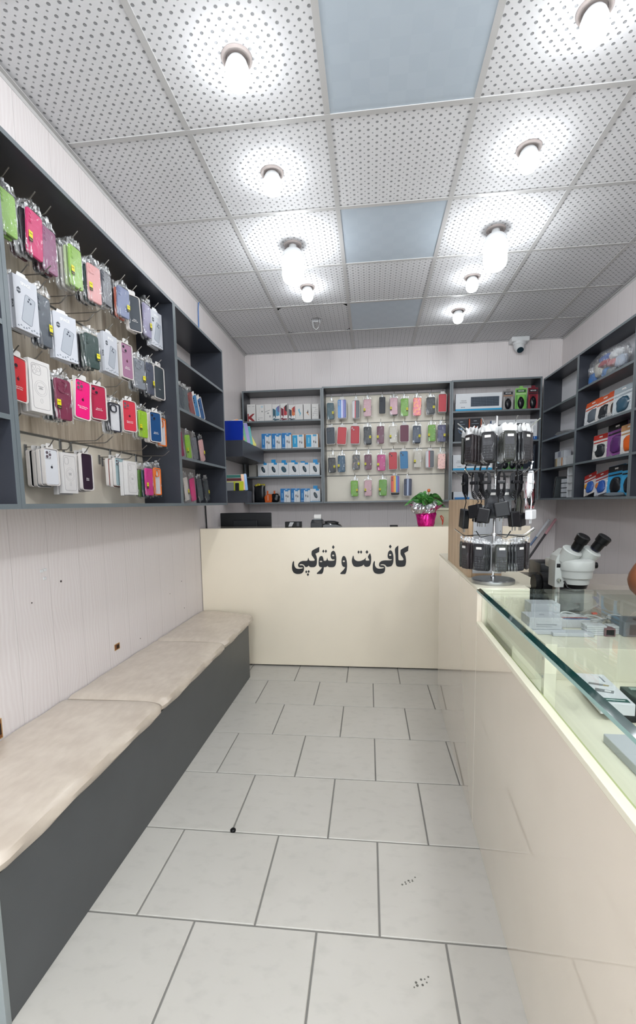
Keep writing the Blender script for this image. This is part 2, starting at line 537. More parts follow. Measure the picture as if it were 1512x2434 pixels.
UNITC3 = [  # centre along the shelf, z bottom, width, height
 (0.986, 1.589, 0.305, 0.149),
 (1.202, 1.604, 0.112, 0.100),
 (1.296, 1.601, 0.069, 0.105),
 (1.366, 1.600, 0.067, 0.105),
 (1.475, 1.597, 0.047, 0.105),
 (1.565, 1.598, 0.131, 0.231),
]
GLYPHS = [
 ('s', [(-0.3919, 0.9531), (-0.394, 0.9152), (-0.4233, 0.9011), (-0.4161, 0.8823), (-0.4126, 0.8597), (-0.413, 0.8338), (-0.4165, 0.8143), (-0.4265, 0.8014), (-0.4379, 0.7971), (-0.4622, 0.7971), (-0.4703, 0.8007), (-0.4776, 0.8094), (-0.4866, 0.8003), (-0.4964, 0.7971), (-0.5029, 0.7987), (-0.514, 0.8127), (-0.5269, 0.8198), (-0.5416, 0.8201), (-0.5492, 0.8149), (-0.545, 0.811), (-0.5287, 0.811), (-0.519, 0.8071), (-0.514, 0.7948), (-0.5154, 0.7752), (-0.5215, 0.7589), (-0.5348, 0.7474), (-0.5545, 0.7431), (-0.5742, 0.7437), (-0.592, 0.7515), (-0.6026, 0.7652), (-0.6074, 0.7865), (-0.6065, 0.8126), (-0.6011, 0.8364), (-0.595, 0.8445), (-0.5912, 0.8377), (-0.5913, 0.8175), (-0.5861, 0.7996), (-0.5749, 0.7872), (-0.557, 0.7826), (-0.5308, 0.7859), (-0.5216, 0.7902), (-0.5258, 0.7941), (-0.5502, 0.7954), (-0.5579, 0.8019), (-0.5597, 0.8143), (-0.5545, 0.8273), (-0.5422, 0.8387), (-0.5232, 0.8448), (-0.4906, 0.8458), (-0.4847, 0.8526), (-0.4782, 0.8721), (-0.4733, 0.8526), (-0.4663, 0.8461), (-0.4339, 0.8461), (-0.4289, 0.8532), (-0.4399, 0.872), (-0.4519, 0.8898), (-0.4529, 0.9082), (-0.4478, 0.925)]),
 ('p', [(-0.4968, 0.7723), (-0.4889, 0.7599), (-0.4973, 0.7475), (-0.5052, 0.7599)]),
 ('p', [(-0.4782, 0.7746), (-0.4696, 0.7622), (-0.4786, 0.7498), (-0.4872, 0.7622)]),
 ('p', [(-0.4842, 0.7511), (-0.4753, 0.7387), (-0.4846, 0.7263), (-0.4935, 0.7387)]),
 ('s', [(-0.2863, 0.9239), (-0.2752, 0.9174), (-0.2674, 0.8981), (-0.2629, 0.8692), (-0.2642, 0.8402), (-0.2683, 0.8177), (-0.2765, 0.8031), (-0.2894, 0.7973), (-0.3183, 0.7973), (-0.3257, 0.8008), (-0.3311, 0.8086), (-0.3376, 0.8008), (-0.3473, 0.7972), (-0.3596, 0.7972), (-0.3621, 0.7755), (-0.3673, 0.756), (-0.3749, 0.7446), (-0.4111, 0.7438), (-0.4159, 0.7477), (-0.411, 0.7542), (-0.388, 0.7754), (-0.3732, 0.7949), (-0.3909, 0.7998), (-0.3979, 0.8095), (-0.4002, 0.8273), (-0.3989, 0.85), (-0.3947, 0.8677), (-0.3881, 0.879), (-0.3784, 0.8832), (-0.3688, 0.879), (-0.3626, 0.8629), (-0.3605, 0.8467), (-0.3451, 0.8461), (-0.3386, 0.8516), (-0.3325, 0.8719), (-0.3273, 0.8515), (-0.3193, 0.8461), (-0.284, 0.8473), (-0.275, 0.8531), (-0.2775, 0.8563), (-0.2919, 0.857), (-0.3014, 0.8644), (-0.3061, 0.8789), (-0.3052, 0.8982), (-0.2993, 0.9143)]),
 ('h', [(-0.2788, 0.8869), (-0.2803, 0.8831), (-0.2844, 0.8808), (-0.2893, 0.8808), (-0.2933, 0.8832), (-0.2948, 0.8869), (-0.2932, 0.8907), (-0.2892, 0.893), (-0.2842, 0.893), (-0.2802, 0.8907)]),
 ('h', [(-0.3716, 0.8409), (-0.3735, 0.8377), (-0.3783, 0.8357), (-0.3843, 0.8357), (-0.3891, 0.8377), (-0.3909, 0.8409), (-0.389, 0.8441), (-0.3842, 0.8461), (-0.3782, 0.8461), (-0.3734, 0.8441)]),
 ('p', [(-0.3616, 0.9328), (-0.3528, 0.9199), (-0.3619, 0.907), (-0.3708, 0.9199)]),
 ('p', [(-0.3423, 0.9333), (-0.3338, 0.9198), (-0.3427, 0.9063), (-0.3512, 0.9199)]),
 ('p', [(-0.2852, 0.9665), (-0.2748, 0.9511), (-0.2856, 0.9357), (-0.2959, 0.9511)]),
 ('s', [(-0.2063, 0.8836), (-0.1958, 0.8787), (-0.188, 0.8627), (-0.1825, 0.837), (-0.1814, 0.808), (-0.1839, 0.779), (-0.1889, 0.7564), (-0.1954, 0.7435), (-0.229, 0.7434), (-0.2344, 0.7476), (-0.2298, 0.7547), (-0.2079, 0.7774), (-0.1949, 0.7958), (-0.2108, 0.8016), (-0.2197, 0.8128), (-0.2234, 0.8306), (-0.2225, 0.8563), (-0.2166, 0.8756)]),
 ('h', [(-0.1971, 0.8425), (-0.1988, 0.8387), (-0.2031, 0.8363), (-0.2084, 0.8363), (-0.2127, 0.8387), (-0.2143, 0.8425), (-0.2126, 0.8462), (-0.2083, 0.8486), (-0.203, 0.8486), (-0.1987, 0.8462)]),
 ('s', [(-0.1325, 0.8874), (-0.1293, 0.8751), (-0.1271, 0.8619), (-0.1173, 0.8503), (-0.101, 0.8437), (-0.0797, 0.8446), (-0.06, 0.8519), (-0.047, 0.8602), (-0.0378, 0.8717), (-0.0405, 0.8502), (-0.0323, 0.8469), (-0.0128, 0.8479), (-0.0128, 0.8535), (-0.0225, 0.8733), (-0.0175, 0.8881), (-0.0061, 0.9046), (-0.0013, 0.8914), (0.0019, 0.8716), (0.0012, 0.842), (-0.0031, 0.8189), (-0.0129, 0.804), (-0.0309, 0.7996), (-0.0456, 0.8029), (-0.0553, 0.8172), (-0.0668, 0.8072), (-0.0897, 0.8006), (-0.1127, 0.7995), (-0.1291, 0.8055), (-0.1388, 0.8188), (-0.1446, 0.842), (-0.1425, 0.8619), (-0.1378, 0.8784)]),
 ('p', [(-0.093, 0.9262), (-0.0846, 0.913), (-0.0931, 0.8998), (-0.1015, 0.9131)]),
 ('p', [(-0.0737, 0.9268), (-0.0647, 0.913), (-0.0739, 0.8991), (-0.0829, 0.913)]),
 ('p', [(-0.0298, 0.9277), (-0.0188, 0.9128), (-0.0299, 0.8981), (-0.0409, 0.9129)]),
 ('s', [(0.1441, 0.9261), (0.1554, 0.9205), (0.1634, 0.9042), (0.1683, 0.8813), (0.1684, 0.8452), (0.1636, 0.8222), (0.154, 0.8074), (0.1379, 0.8015), (0.1179, 0.8014), (0.1104, 0.8107), (0.0991, 0.8179), (0.0845, 0.8199), (0.0716, 0.8162), (0.0716, 0.8116), (0.0926, 0.8107), (0.1023, 0.8057), (0.1072, 0.7925), (0.1062, 0.776), (0.1007, 0.7595), (0.0878, 0.7502), (0.0634, 0.7455), (0.0407, 0.7477), (0.0244, 0.7577), (0.0157, 0.7759), (0.0138, 0.799), (0.0164, 0.8255), (0.0252, 0.8459), (0.0294, 0.8387), (0.0294, 0.8189), (0.0343, 0.8024), (0.044, 0.7908), (0.0602, 0.7852), (0.0862, 0.7875), (0.0991, 0.7925), (0.0959, 0.7965), (0.0732, 0.7984), (0.0628, 0.804), (0.0609, 0.8189), (0.0667, 0.8337), (0.0797, 0.8436), (0.1023, 0.8485), (0.1443, 0.8492), (0.1555, 0.8534), (0.1587, 0.8583), (0.1442, 0.8577), (0.1313, 0.8633), (0.1255, 0.878), (0.1265, 0.8977), (0.1329, 0.9173)]),
 ('h', [(0.1529, 0.8901), (0.1512, 0.8859), (0.1469, 0.8833), (0.1415, 0.8833), (0.1372, 0.8859), (0.1355, 0.8902), (0.1371, 0.8944), (0.1415, 0.897), (0.1468, 0.897), (0.1512, 0.8944)]),
 ('p', [(0.1447, 0.9689), (0.1556, 0.9538), (0.1447, 0.9389), (0.1338, 0.9539)]),
 ('s', [(0.2805, 0.9598), (0.2769, 0.9202), (0.2483, 0.904), (0.258, 0.8811), (0.2623, 0.8517), (0.2615, 0.8288), (0.2552, 0.8091), (0.2392, 0.8016), (0.2055, 0.8015), (0.1926, 0.8074), (0.1861, 0.8255), (0.1834, 0.8845), (0.181, 0.9384), (0.2049, 0.9611), (0.2059, 0.8583), (0.2101, 0.8491), (0.2374, 0.8491), (0.2444, 0.8566), (0.2373, 0.8713), (0.2228, 0.8926), (0.2211, 0.9138), (0.2242, 0.9301)]),
]
# ================================================================ THE ROOM
XL, XR, YB, YF, ZC = -1.34, 1.90, 5.00, -1.2, 2.885
GX0, GY0 = -1.375, 1.48          # ceiling grid origin, 0.6 m module

# floor: real tiles in running bond over a grout bed
fm = MB()
fm.box(XL, XR, YF, YB, -.03, -.004, 1)
TW, TD, FX, FY, FA = .3818, .3873, -.7338, 3.571, .0053
ca, sa = math.cos(FA), math.sin(FA)
for r in range(-4, 14):
    y1 = FY-r*TD; y0 = y1-TD
    off = 0 if r % 2 else -.4964
    for c in range(-3, 9):
        x0 = FX+(c+off)*TW; x1 = x0+TW
        if x1 < XL or x0 > XR: continue
        jit = .0008*math.sin(c*7+r*13)
        g = .003
        xa, xb = max(x0+g, XL), min(x1-g, XR)
        ya, yb = max(y0+g+jit, YF), min(y1-g+jit, YB-.002)
        if yb-ya < .01 or xb-xa < .01: continue
        e = .002
        pts = [(xa, ya), (xb, ya), (xb, yb), (xa, yb)]
        rot = lambda p: (p[0]*ca-p[1]*sa, p[0]*sa+p[1]*ca)
        lo = [rot(p) for p in pts]; cx = sum(p[0] for p in lo)/4; cy = sum(p[1] for p in lo)/4
        hi = [(x+(e if x < cx else -e), y+(e if y < cy else -e)) for x, y in lo]
        fm.rings([[(x, y, -.006) for x, y in lo], [(x, y, -.0015) for x, y in lo], [(x, y, 0) for x, y in hi]], 0, (False, True))
struct(fm.build('floor', [FLOOR, GROUT]))

# ceiling: tiles resting in a steel T-grid
cm = MB()
PLAIN = {(2, 0), (2, 2), (2, 4), (2, -2)}
for i in range(0, 6):
    for j in range(-5, 6):
        x0, x1 = GX0+.6*i, GX0+.6*(i+1); y0, y1 = GY0+.6*j, GY0+.6*(j+1)
        x0, x1 = max(x0, XL), min(x1, XR); y0, y1 = max(y0, YF), min(y1, YB)
        if x1-x0 < .02 or y1-y0 < .02: continue
        if (i, j) == (1, 4):      # tile with a round opening left by a missing lamp
            hx, hy, hr = -.470, 4.185, .048
            n = 24; cyc = []
            for q in range(n):
                a = 2*PI*q/n+.13; cyc.append((hx+hr*math.cos(a), hy+hr*math.sin(a)))
            sq = []
            for q in range(n):
                a = 2*PI*q/n+.13; dx, dy = math.cos(a), math.sin(a)
                t = min([((x1-hx)/dx if dx > 0 else (x0-hx)/dx) if abs(dx) > 1e-6 else 9, ((y1-hy)/dy if dy > 0 else (y0-hy)/dy) if abs(dy) > 1e-6 else 9])
                sq.append((hx+dx*t, hy+dy*t))
            cm.rings([[(x, y, ZC) for x, y in sq], [(x, y, ZC) for x, y in cyc], [(x, y, ZC+.05) for x, y in cyc]], 0, (False, False))
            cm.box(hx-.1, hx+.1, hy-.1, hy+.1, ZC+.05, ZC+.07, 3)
            continue
        cm.box(x0, x1, y0, y1, ZC, ZC+.012, 1 if (i, j) in PLAIN else 0)
cm.box(XL, XR, YF, YB, ZC+.08, ZC+.10, 0)
bw, bh = .012, .003
for i in range(1, 6):
    x = GX0+.6*i; cm.box(x-bw, x+bw, YF, YB, ZC-bh, ZC, 2)
for j in range(-4, 6):
    y = GY0+.6*j; cm.box(XL, XR, y-bw, y+bw, ZC-bh-.0005, ZC-.0005, 2)
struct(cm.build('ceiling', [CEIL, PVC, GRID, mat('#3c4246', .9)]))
tr = MB(); tr.box(XL, XL+.018, YF, YB, ZC-.014, ZC-.011); tr.box(XL, XL+.002, YF, YB, ZC-.03, ZC-.011)
struct(tr.build('trim_1', GRID))
tr = MB(); tr.box(XR-.018, XR, YF, YB, ZC-.014, ZC-.011); tr.box(XR-.002, XR, YF, YB, ZC-.03, ZC-.011)
struct(tr.build('trim_2', GRID))
tr = MB(); tr.box(XL, XR, YB-.014, YB, ZC-.010, ZC-.007)
struct(tr.build('trim_3', GRID))

struct(MB().box(XL-.08, XL, YF, YB+.08, -.03, ZC+.1).build('wall_left', WALL_X))
struct(MB().box(XR, XR+.08, YF, YB+.08, -.03, ZC+.1).build('wall_right', WALL_X))
struct(MB().box(XL, XR, YB, YB+.08, -.03, ZC+.1).build('wall_back', WALL_Y))

# ================================================================ BULBS
EM = emit_mat('lamp_glow', (.93, .97, 1.0), BULB_POWER)
RINGM = mat('#b9aeaa', .35)
def bulb(x, y, big, label):
    t = tag(empty('ceiling_lamp', (x, y, ZC)), label, 'lamp', 'bare lamps in the ceiling grid')
    R = .056
    MB().lathe([(R, 0), (R, -.004), (R-.004, -.009), (.040, -.007), (.037, 0)], n=32, cap=(False, False)).build('socket_ring', RINGM, t, True)
    MB().lathe([(.0375, -.003), (.001, -.003)], n=24, cap=(False, False)).build('socket_plate', RINGM, t, True)
    if big:
        s = MB().lathe([(.022, .0), (.026, -.02), (.030, -.027), (.050, -.036), (.064, -.054), (.0685, -.076), (.0685, -.080)], n=32); s.build('lamp_neck', WHITE, t, True)
        MB().lathe([(.0675, -.0805), (.068, -.180), (.062, -.205), (.045, -.222), (.02, -.230), (.002, -.231)], n=32, cap=(True, True)).build('lamp_bulb', EM, t, True)
    else:
        s = MB().lathe([(.024, .0), (.028, -.004), (.036, -.015), (.0415, -.030), (.0425, -.036)], n=32); s.build('lamp_neck', WHITE, t, True)
        MB().lathe([(.0415, -.0365), (.042, -.062), (.039, -.080), (.03, -.093), (.015, -.101), (.002, -.103)], n=32, cap=(True, True)).build('lamp_bulb', EM, t, True)
    return t
bulb(-.476, 1.789, False, 'round lamp in the ceiling, nearest of the left row')
bulb(-.472, 2.371, False, 'round lamp in the ceiling, second of the left row')
bulb(-.478, 3.000, True, 'large jar-shaped bulb hanging from the ceiling in the left row')
bulb(-.464, 3.569, False, 'small lamp in the ceiling, farthest of the left row, beyond the large bulb')
bulb(.735, 1.780, False, 'round lamp cut by the top right corner of the photo')
bulb(.722, 2.376, False, 'round lamp in the ceiling, second of the right row')
bulb(.741, 3.009, True, 'large jar-shaped bulb hanging from the ceiling in the right row')
bulb(.728, 3.591, False, 'small lamp in the ceiling just behind the large right-hand bulb')
bulb(.738, 4.177, False, 'small lamp in the ceiling farthest back in the right row')

w = MB().tube([(-.505, 4.19, ZC+.02), (-.502, 4.185, ZC-.03), (-.495, 4.18, ZC-.065), (-.472, 4.18, ZC-.085), (-.45, 4.18, ZC-.065), (-.44, 4.185, ZC-.03), (-.438, 4.19, ZC+.02)], .0028, 8)
tag(w.build('loose_wire', WHITE, smooth=True), 'white wire loop hanging from the empty round ceiling opening', 'wire')

# security camera
t = tag(empty('security_camera', (1.465, 4.93, ZC)), 'white dome security camera at the ceiling above the back wall', 'camera')
MB().cham(-.085, .085, -.05, .069, -.05, -.001, .01).build('mounting_base', WHITE, t)
MB().lathe([(.062, -.048), (.060, -.066), (.052, -.075)], n=28).build('collar', WHITE, t, True)
hd = MB().lathe([(.05, .03), (.052, 0), (.046, -.03), (.034, -.05), (.002, -.058)], n=28)
o = hd.build('camera_head', WHITE, t, True, (0, -.004, -.088)); o.rotation_euler = (math.radians(-38), 0, 0)
o2 = MB().lathe([(.030, -.050), (.031, -.0565), (.001, -.060)], n=24).build('lens_window', mat('#2c3f4a', .15), t, True, (0, -.004, -.088)); o2.rotation_euler = (math.radians(-38), 0, 0)

# blue cable end on the left wall
tag(MB().tube([(XL+.006, 3.618, 2.40), (XL+.006, 3.630, 2.80), (XL+.008, 3.637, 2.855), (XL+.014, 3.644, 2.861)], .004, 8).build('blue_cable', mat('#5d86c4', .5), smooth=True), 'blue cable sticking up the left wall above the narrow shelves', 'cable')
tag(MB().tube([(XL+.01, 3.60, 1.28), (XL+.01, 3.62, .9)], .006, 8).build('wall_cable', BLACK, smooth=True), 'black cable running down the left wall beside the monitor', 'cable')

# cut-outs in the left wall panel
def cutout(y, z, w, h, label):
    m = MB()
    m.frame(0, 0, w, h, .002, .003, -.0015, 0, 0)
    m.box(-w/2+.003, w/2-.003, -.0008, -.0002, -h/2+.003, h/2-.003, 1)
    m.box(-w*.1, w*.4, -.0011, -.0009, -h*.3, h*.25, 2)
    o = m.build('wall_opening', [mat('#caa777', .7), mat('#8c5a36', .8), mat('#3a2a20', .9)], None, False, (XL, y, z)); o.rotation_euler = (0, 0, PI/2)
    return tag(o, label, 'opening')
cutout(2.227, .546, .05, .034, 'small rectangular hole with raw wood edges in the white wall above the bench')
cutout(1.428, .49, .05, .075, 'dark opening with wood rim low on the left wall at the edge of the photo')
for i, (y, z, a) in enumerate([(1.828, .966, .008), (3.115, .549, .005), (3.088, .749, .004), (1.648, .91, .004), (2.473, .516, .004), (2.892, .698, .003)]):
    m = MB().disc(0, 0, a/2+.001, -.001, 0)
    o = m.build('screw_hole', mat('#3b3431', .9), None, False, (XL, y, z)); o.rotation_euler = (0, 0, PI/2)
    tag(o, 'small dark screw hole in the white wall panel above the bench', 'hole', 'screw holes in the left wall')
for i, (y, z) in enumerate([(1.735, 1.03), (1.715, 1.028), (1.73, .995)]):
    o = MB().cham(-.008, .008, -.003, 0, -.006, .006, .001).build('filler_patch', WHITE, None, False, (XL, y, z)); o.rotation_euler = (0, 0, PI/2)
    tag(o, 'small white dab of filler on the left wall panel', 'patch', 'dabs of filler on the left wall')
# black plug on the floor and floor scuffs
tag(MB().lathe([(.011, 0), (.011, .006), (.008, .009), (.001, .009)], n=20).build('rubber_plug', BLACK, None, True, (-.546, 1.638, 0)), 'small black round plug lying on a floor tile joint', 'plug')
def scuffs(x, y, seed):
    rd = random.Random(seed); m = MB()
    for i in range(8):
        cx, cy = (i % 4)*.012-.018+rd.uniform(-.002, .002)+(i//4)*.008, (i//4)*.016+(i % 4)*.006+rd.uniform(-.003, .003)
        m.lathe([(rd.uniform(.0022, .0042), .0002), (.001, .0004)], cx, cy, 7)
    return tag(m.build('dirt_mark', mat('#6f6d66', .9), None, False, (x, y, 0)), 'cluster of small dark dirt specks on a floor tile, ' + ('farther of the two' if y > 1.3 else 'nearer of the two'), 'stain')
scuffs(.122, 1.441, 1); scuffs(.128, 1.109, 2)

# ================================================================ BENCH
t = tag(empty('wall_bench', (XL, .905, 0)), 'long dark grey boxed bench along the left wall', 'bench')
W_ = .440
MB().cham(.0, W_, .018, 2.322, .0, .403, .0015).build('bench_box', BENCH, t)
MB().cham(.0, W_+.002, 0, .0175, .0, .403, .0015).build('end_panel', laminate('bench_end_lit', '#8b9394', .35), t)  # paler grey than the box paints in the light falling on this end
def cushion(y0, y1, label, far=False):
    bm = bmesh.new(); nx, ny = 14, 26
    W = .445; Hh = .050
    def top(u, v):
        x = -u*0; e = min(u, 1-u)
        return 0
    vs = {}
    m = MB()
    for ri in range(7):
        pass
    prof = [(0, .004), (.004, .046), (.02, .052), (.12, .054), (.25, .055), (.36, .054), (.41, .051), (.432, .043), (.440, .028), (.440, .012), (.432, .0), (.2, 0), (0, 0)]
    rings = []
    n = 30
    for j in range(n+1):
        v = j/n
        e = min(v, 1-v)*(y1-y0)
        k = 1-.22*math.exp(-e/.012)
        k2 = 1-.03*math.exp(-e/.012)
        rr = []
        for q, (x, z) in enumerate(prof):
            s = .0022*math.sin(7*v*(y1-y0)*3+q*1.7)+.0014*math.sin(31*v*(y1-y0)+q*.9)
            y = y0+v*(y1-y0)
            if far: y -= .12*v*v*max(0, x-.1)/.34
            rr.append((x*1.028*k2+(s if x > .4 else 0), y, z*k+(s*.6 if z > .03 else 0)))
        rings.append(rr)
    m.rings(rings, 0)
    o = m.build('bench_cushion', CUSH, None, True, (XL+.002, 0, .4035))
    tag(o, label, 'cushion', 'cushions on the wall bench')
    return o
cushion(.915, 1.798, 'beige cushion on the nearest part of the wall bench')
cushion(1.806, 2.648, 'beige cushion in the middle of the wall bench')
cushion(2.656, 3.455, 'beige cushion at the far end of the bench, against the reception desk', True)

# ================================================================ RECEPTION DESK
t = tag(empty('reception_desk', (0, 3.475, 0)), 'cream front desk with black Persian lettering across the back of the aisle', 'desk')
CF = laminate('matte_cream_panel', '#dfd5c1', .3, .25, .03)
MB().cham(XL+.004, 1.150, 0, .018, .012, 1.1, .0012).build('front_panel', CF, t)
MB().box(XL+.01, 1.145, .03, .05, .0, .06).build('plinth', mat('#26231f', .6), t)
MB().cham(XL+.004, .60, .019, .30, 1.082, 1.1, .001).build('top_ledge', CREAM, t)
MB().cham(XL+.004, 1.145, .019, .75, .73, .75, .001).build('worktop', CREAM, t)
MB().cham(1.130, 1.148, .019, .75, .0, .729, .001).build('side_panel', CREAM, t)
MB().box(.585, .599, .10, .29, .751, 1.081).build('ledge_support', CREAM, t)
# lettering
cu = bpy.data.curves.new('lettering', 'CURVE'); cu.dimensions = '2D'; cu.fill_mode = 'BOTH'; cu.extrude = .0015; cu.resolution_u = 5
for kind, P in GLYPHS:
    sp = cu.splines.new('BEZIER'); sp.bezier_points.add(len(P)-1); sp.use_cyclic_u = True
    n = len(P)
    for i, (x, z) in enumerate(P):
        b = sp.bezier_points[i]; b.handle_left_type = b.handle_right_type = 'FREE'
        b.co = (x, z, 0)
        p0 = Vector(P[i-1]); p1 = Vector((x, z)); p2 = Vector(P[(i+1) % n])
        a = (p1-p0); c = (p2-p1)
        ang = a.angle(c) if a.length > 1e-6 and c.length > 1e-6 else 0
        if kind == 'p' or (kind == 's' and ang > math.radians(52)):
            b.handle_left = (x, z, 0); b.handle_right = (x, z, 0)
        else:
            d = (p2-p0).normalized()
            l = p1-d*a.length*.33; r = p1+d*c.length*.33
            b.handle_left = (l.x, l.y, 0); b.handle_right = (r.x, r.y, 0)
o = bpy.data.objects.new('t', cu); COL.objects.link(o)
dg = bpy.context.evaluated_depsgraph_get(); dg.update()
me = bpy.data.meshes.new_from_object(o.evaluated_get(dg)); bpy.data.objects.remove(o)
me.materials.clear(); me.materials.append(mat('#0e0f11', .3, 0, .3)); me.transform(Matrix.Rotation(PI/2, 4, 'X'))
obj('lettering', me, t, (0, -.0018, 0))

# ================================================================ SHELVING
ZB, Z1, Z2_, Z3_, ZT = 1.283, 1.572, 1.852, 2.136, 2.425   # board heights (top faces) of the open shelves
def shelf_unit(name, org, rz, w, d, levels, label, left_gap=0, back=None, rail=False, top=ZT, bottom=ZB, inner=None):
    """x along the wall, y=0 front edge, y=d wall; built at org turned by rz"""
    t = tag(empty(name, org, rz), label, 'shelf')
    th = .016
    def board(nm, x0, x1, y0, y1, z0, z1, edge):
        m = MB().box(x0, x1, y0+.0012, y1, z0, z1, 0)
        m.box(x0, x1, y0-.0002, y0+.001, z0, z1, 1)
        return m.build(nm, [DARK, DARKEDGE], t)
    board('side_panel', 0, th, 0, d, bottom, top, 0)
    board('side_panel', w-th, w, 0, d, bottom, top, 0)
    board('top_board', th, w-th, .0005, d, top-th, top, 0)
    board('bottom_board', th, w-th, .0005, d, bottom, bottom+th, 0)
    for z in levels: board('shelf_board', th, w-th, .001, inner or d, z-th, z, 0)
    if inner: MB().box(th, w-th, inner+.0005, inner+.008, bottom+th, top-th).build('back_board', laminate('white_back_board', '#d4d4d8', .4), t)
    return t
# left wall (faces +x): local x -> world +y, local y -> world -x
LF = -1.098; DL = .2415
def left_unit(name, y0, y1, levels, label):
    # rotation +90deg: local (x,y) -> world (-y, x)
    return shelf_unit(name, (LF, y0, 0), PI/2, y1-y0, DL, levels, label)
left_unit('wall_shelf', .55, 1.342, [Z1, Z2_, Z3_], 'dark grey wall shelf cut by the left edge of the photo')
main = left_unit('display_cabinet', 1.344, 2.600, [], 'large dark grey open cabinet holding hanging phone cases on the left wall')
nar = left_unit('wall_shelf', 2.602, 3.452, [Z1, Z2_, Z3_], 'narrow dark grey wall shelf with four open shelves right of the phone case cabinet')
def slats(parent, x0, x1, ymid, ms):
    zs = [(1.30, 1.568), (1.578, 1.836), (1.846, 2.114), (2.124, 2.40)]
    for i, (a, b) in enumerate(zs):
        MB().cham(x0, x1, ymid, ymid+.016, a, b, .0012).build('slat_panel', ms[i], parent)
    for z in (1.573, 1.841, 2.119, 2.403):
        m = MB().box(x0, x1, ymid+.004, ymid+.016, z-.0049, z+.0049)
        m.box(x0, x1, ymid-.0015, ymid+.004, z+.0015, z+.0049)
        m.build('rail', RAILM, parent)
slats(main, .0165, 1.2395, DL-.0175, [SLATY, SLAT, SLAT, SLAT])

# back wall units
BF = 4.735; DB = .264
ua = shelf_unit('wall_shelf', (-1.313, BF, 0), 0, .825, DB, [Z1, Z2_, Z3_], 'dark grey back wall shelf with white and blue boxes, left of the phone cases', top=2.44, bottom=1.285)
ub = shelf_unit('display_cabinet', (-.486, BF, 0), 0, 1.272, DB, [], 'dark grey open cabinet with rows of phone cases on the back wall', top=2.45, bottom=1.285)
uc = shelf_unit('wall_shelf', (.788, BF, 0), 0, .842, DB, [1.589, 1.868, 2.162], 'dark grey back wall shelf with keyboard and mouse boxes, right of the phone cases', top=2.455, bottom=1.287)
slats(ub, .0165, 1.2555, DB-.0175, [SLATY, SLATY, SLATY, SLATY])

# right wall units (face -x): local x -> world -y ; rotation -90: local (x,y) -> world (y,-x)
RF = 1.64; DR = XR-RF-.001
def right_unit(y1, y0, label, levels=(Z1, Z2_, Z3_), top=2.43):
    return shelf_unit('wall_shelf', (RF, y1, 0), -PI/2, y1-y0, DR, list(levels), label, top=top, bottom=1.285, inner=.162)
ud = right_unit(4.731, 3.990, 'dark grey right wall shelf nearest the back corner, with small white boxes', (1.578, 1.850, 2.125))
ue = right_unit(3.988, 3.172, 'dark grey right wall shelf filled with orange and white blister packs', (1.578, 1.850, 2.152))
uf = right_unit(3.170, 2.35, 'dark grey right wall shelf cut by the right edge of the photo', (1.578, 1.850, 2.152))

# corner boxes between left and back shelves
def wall_box(y0, z0, z1, label, x1=-1.10, dep=None):
    t = tag(empty('box_shelf', (XL, y0, z0)), label, 'shelf')
    w = x1-XL-.001; d = dep or BF-.002-y0; h = z1-z0
    MB().cham(.001, w, 0, .016, 0, h, .0008).build('front_board', DARK, t)
    MB().cham(w-.016, w, .0165, d, 0, h, .0008).build('side_board', DARK, t)
    MB().box(.001, w-.0165, .0165, d, h-.017, h-.001).build('top_board', DARK, t)
    MB().box(.001, w-.0165, .0165, d, 0, .016).build('bottom_board', DARK, t)
    return t
wall_box(3.945, 1.70, 1.84, 'boxed dark grey corner shelf carrying coloured plastic folders')
wall_box(4.073, 1.300, 1.408, 'low boxed dark grey corner shelf carrying notebooks', -1.105, .15)
# ================================================================ PHONE CASES AND THEIR PACKS
CW, CH = .080, .160
MC = {}
def cached(key, fn):
    if key not in MC: MC[key] = fn()
    return MC[key]
def m_case(): return cached('case', lambda: MB().slab(0, CH/2, CW-.006, CH-.006, .011, .0, .0105, .0022).mesh('case_shell', mat('#cc3355', .35), True))
def m_camframe(kind):
    def f():
        m = MB()
        if kind == 'tri' or kind == 'duo': m.slab(-.017, CH-.027, .034, .036, .009, -.0022, .0, .0012)
        elif kind == 'col': m.slab(-.024, CH-.032, .019, .046, .009, -.0018, .0, .001)
        elif kind == 'round': m.frame(-.006, CH-.034, .046, .046, .0225, .0028, -.0026, .0, 0, 7)
        return m.mesh('camera_frame', mat('#cc3355', .35), True)
    return cached('cf'+kind, f)
def m_lens(kind):
    def f():
        m = MB()
        if kind == 'tri': P = [(-.025, CH-.019), (-.025, CH-.036), (-.0095, CH-.0275)]
        elif kind == 'duo': P = [(-.025, CH-.020), (-.0105, CH-.035)]
        elif kind == 'col': P = [(-.024, CH-.018), (-.024, CH-.032), (-.024, CH-.046)]
        else: P = [(-.016, CH-.026), (-.016, CH-.043), (.006, CH-.026), (.006, CH-.043)]
        r = .0065 if kind != 'col' else .0052
        y = -.0034 if kind != 'round' else -.0016
        for x, z in P: m.disc(x, z, r, y, 0, 0, 14)
        if kind == 'tri':
            m.disc(-.0095, CH-.0145, .0024, y, 0, 0, 10); m.disc(-.0095, CH-.040, .0024, y, 0, 0, 10)
        return m.mesh('camera_lens', mat('#8f8890', .2), True)
    return cached('ln'+kind, f)
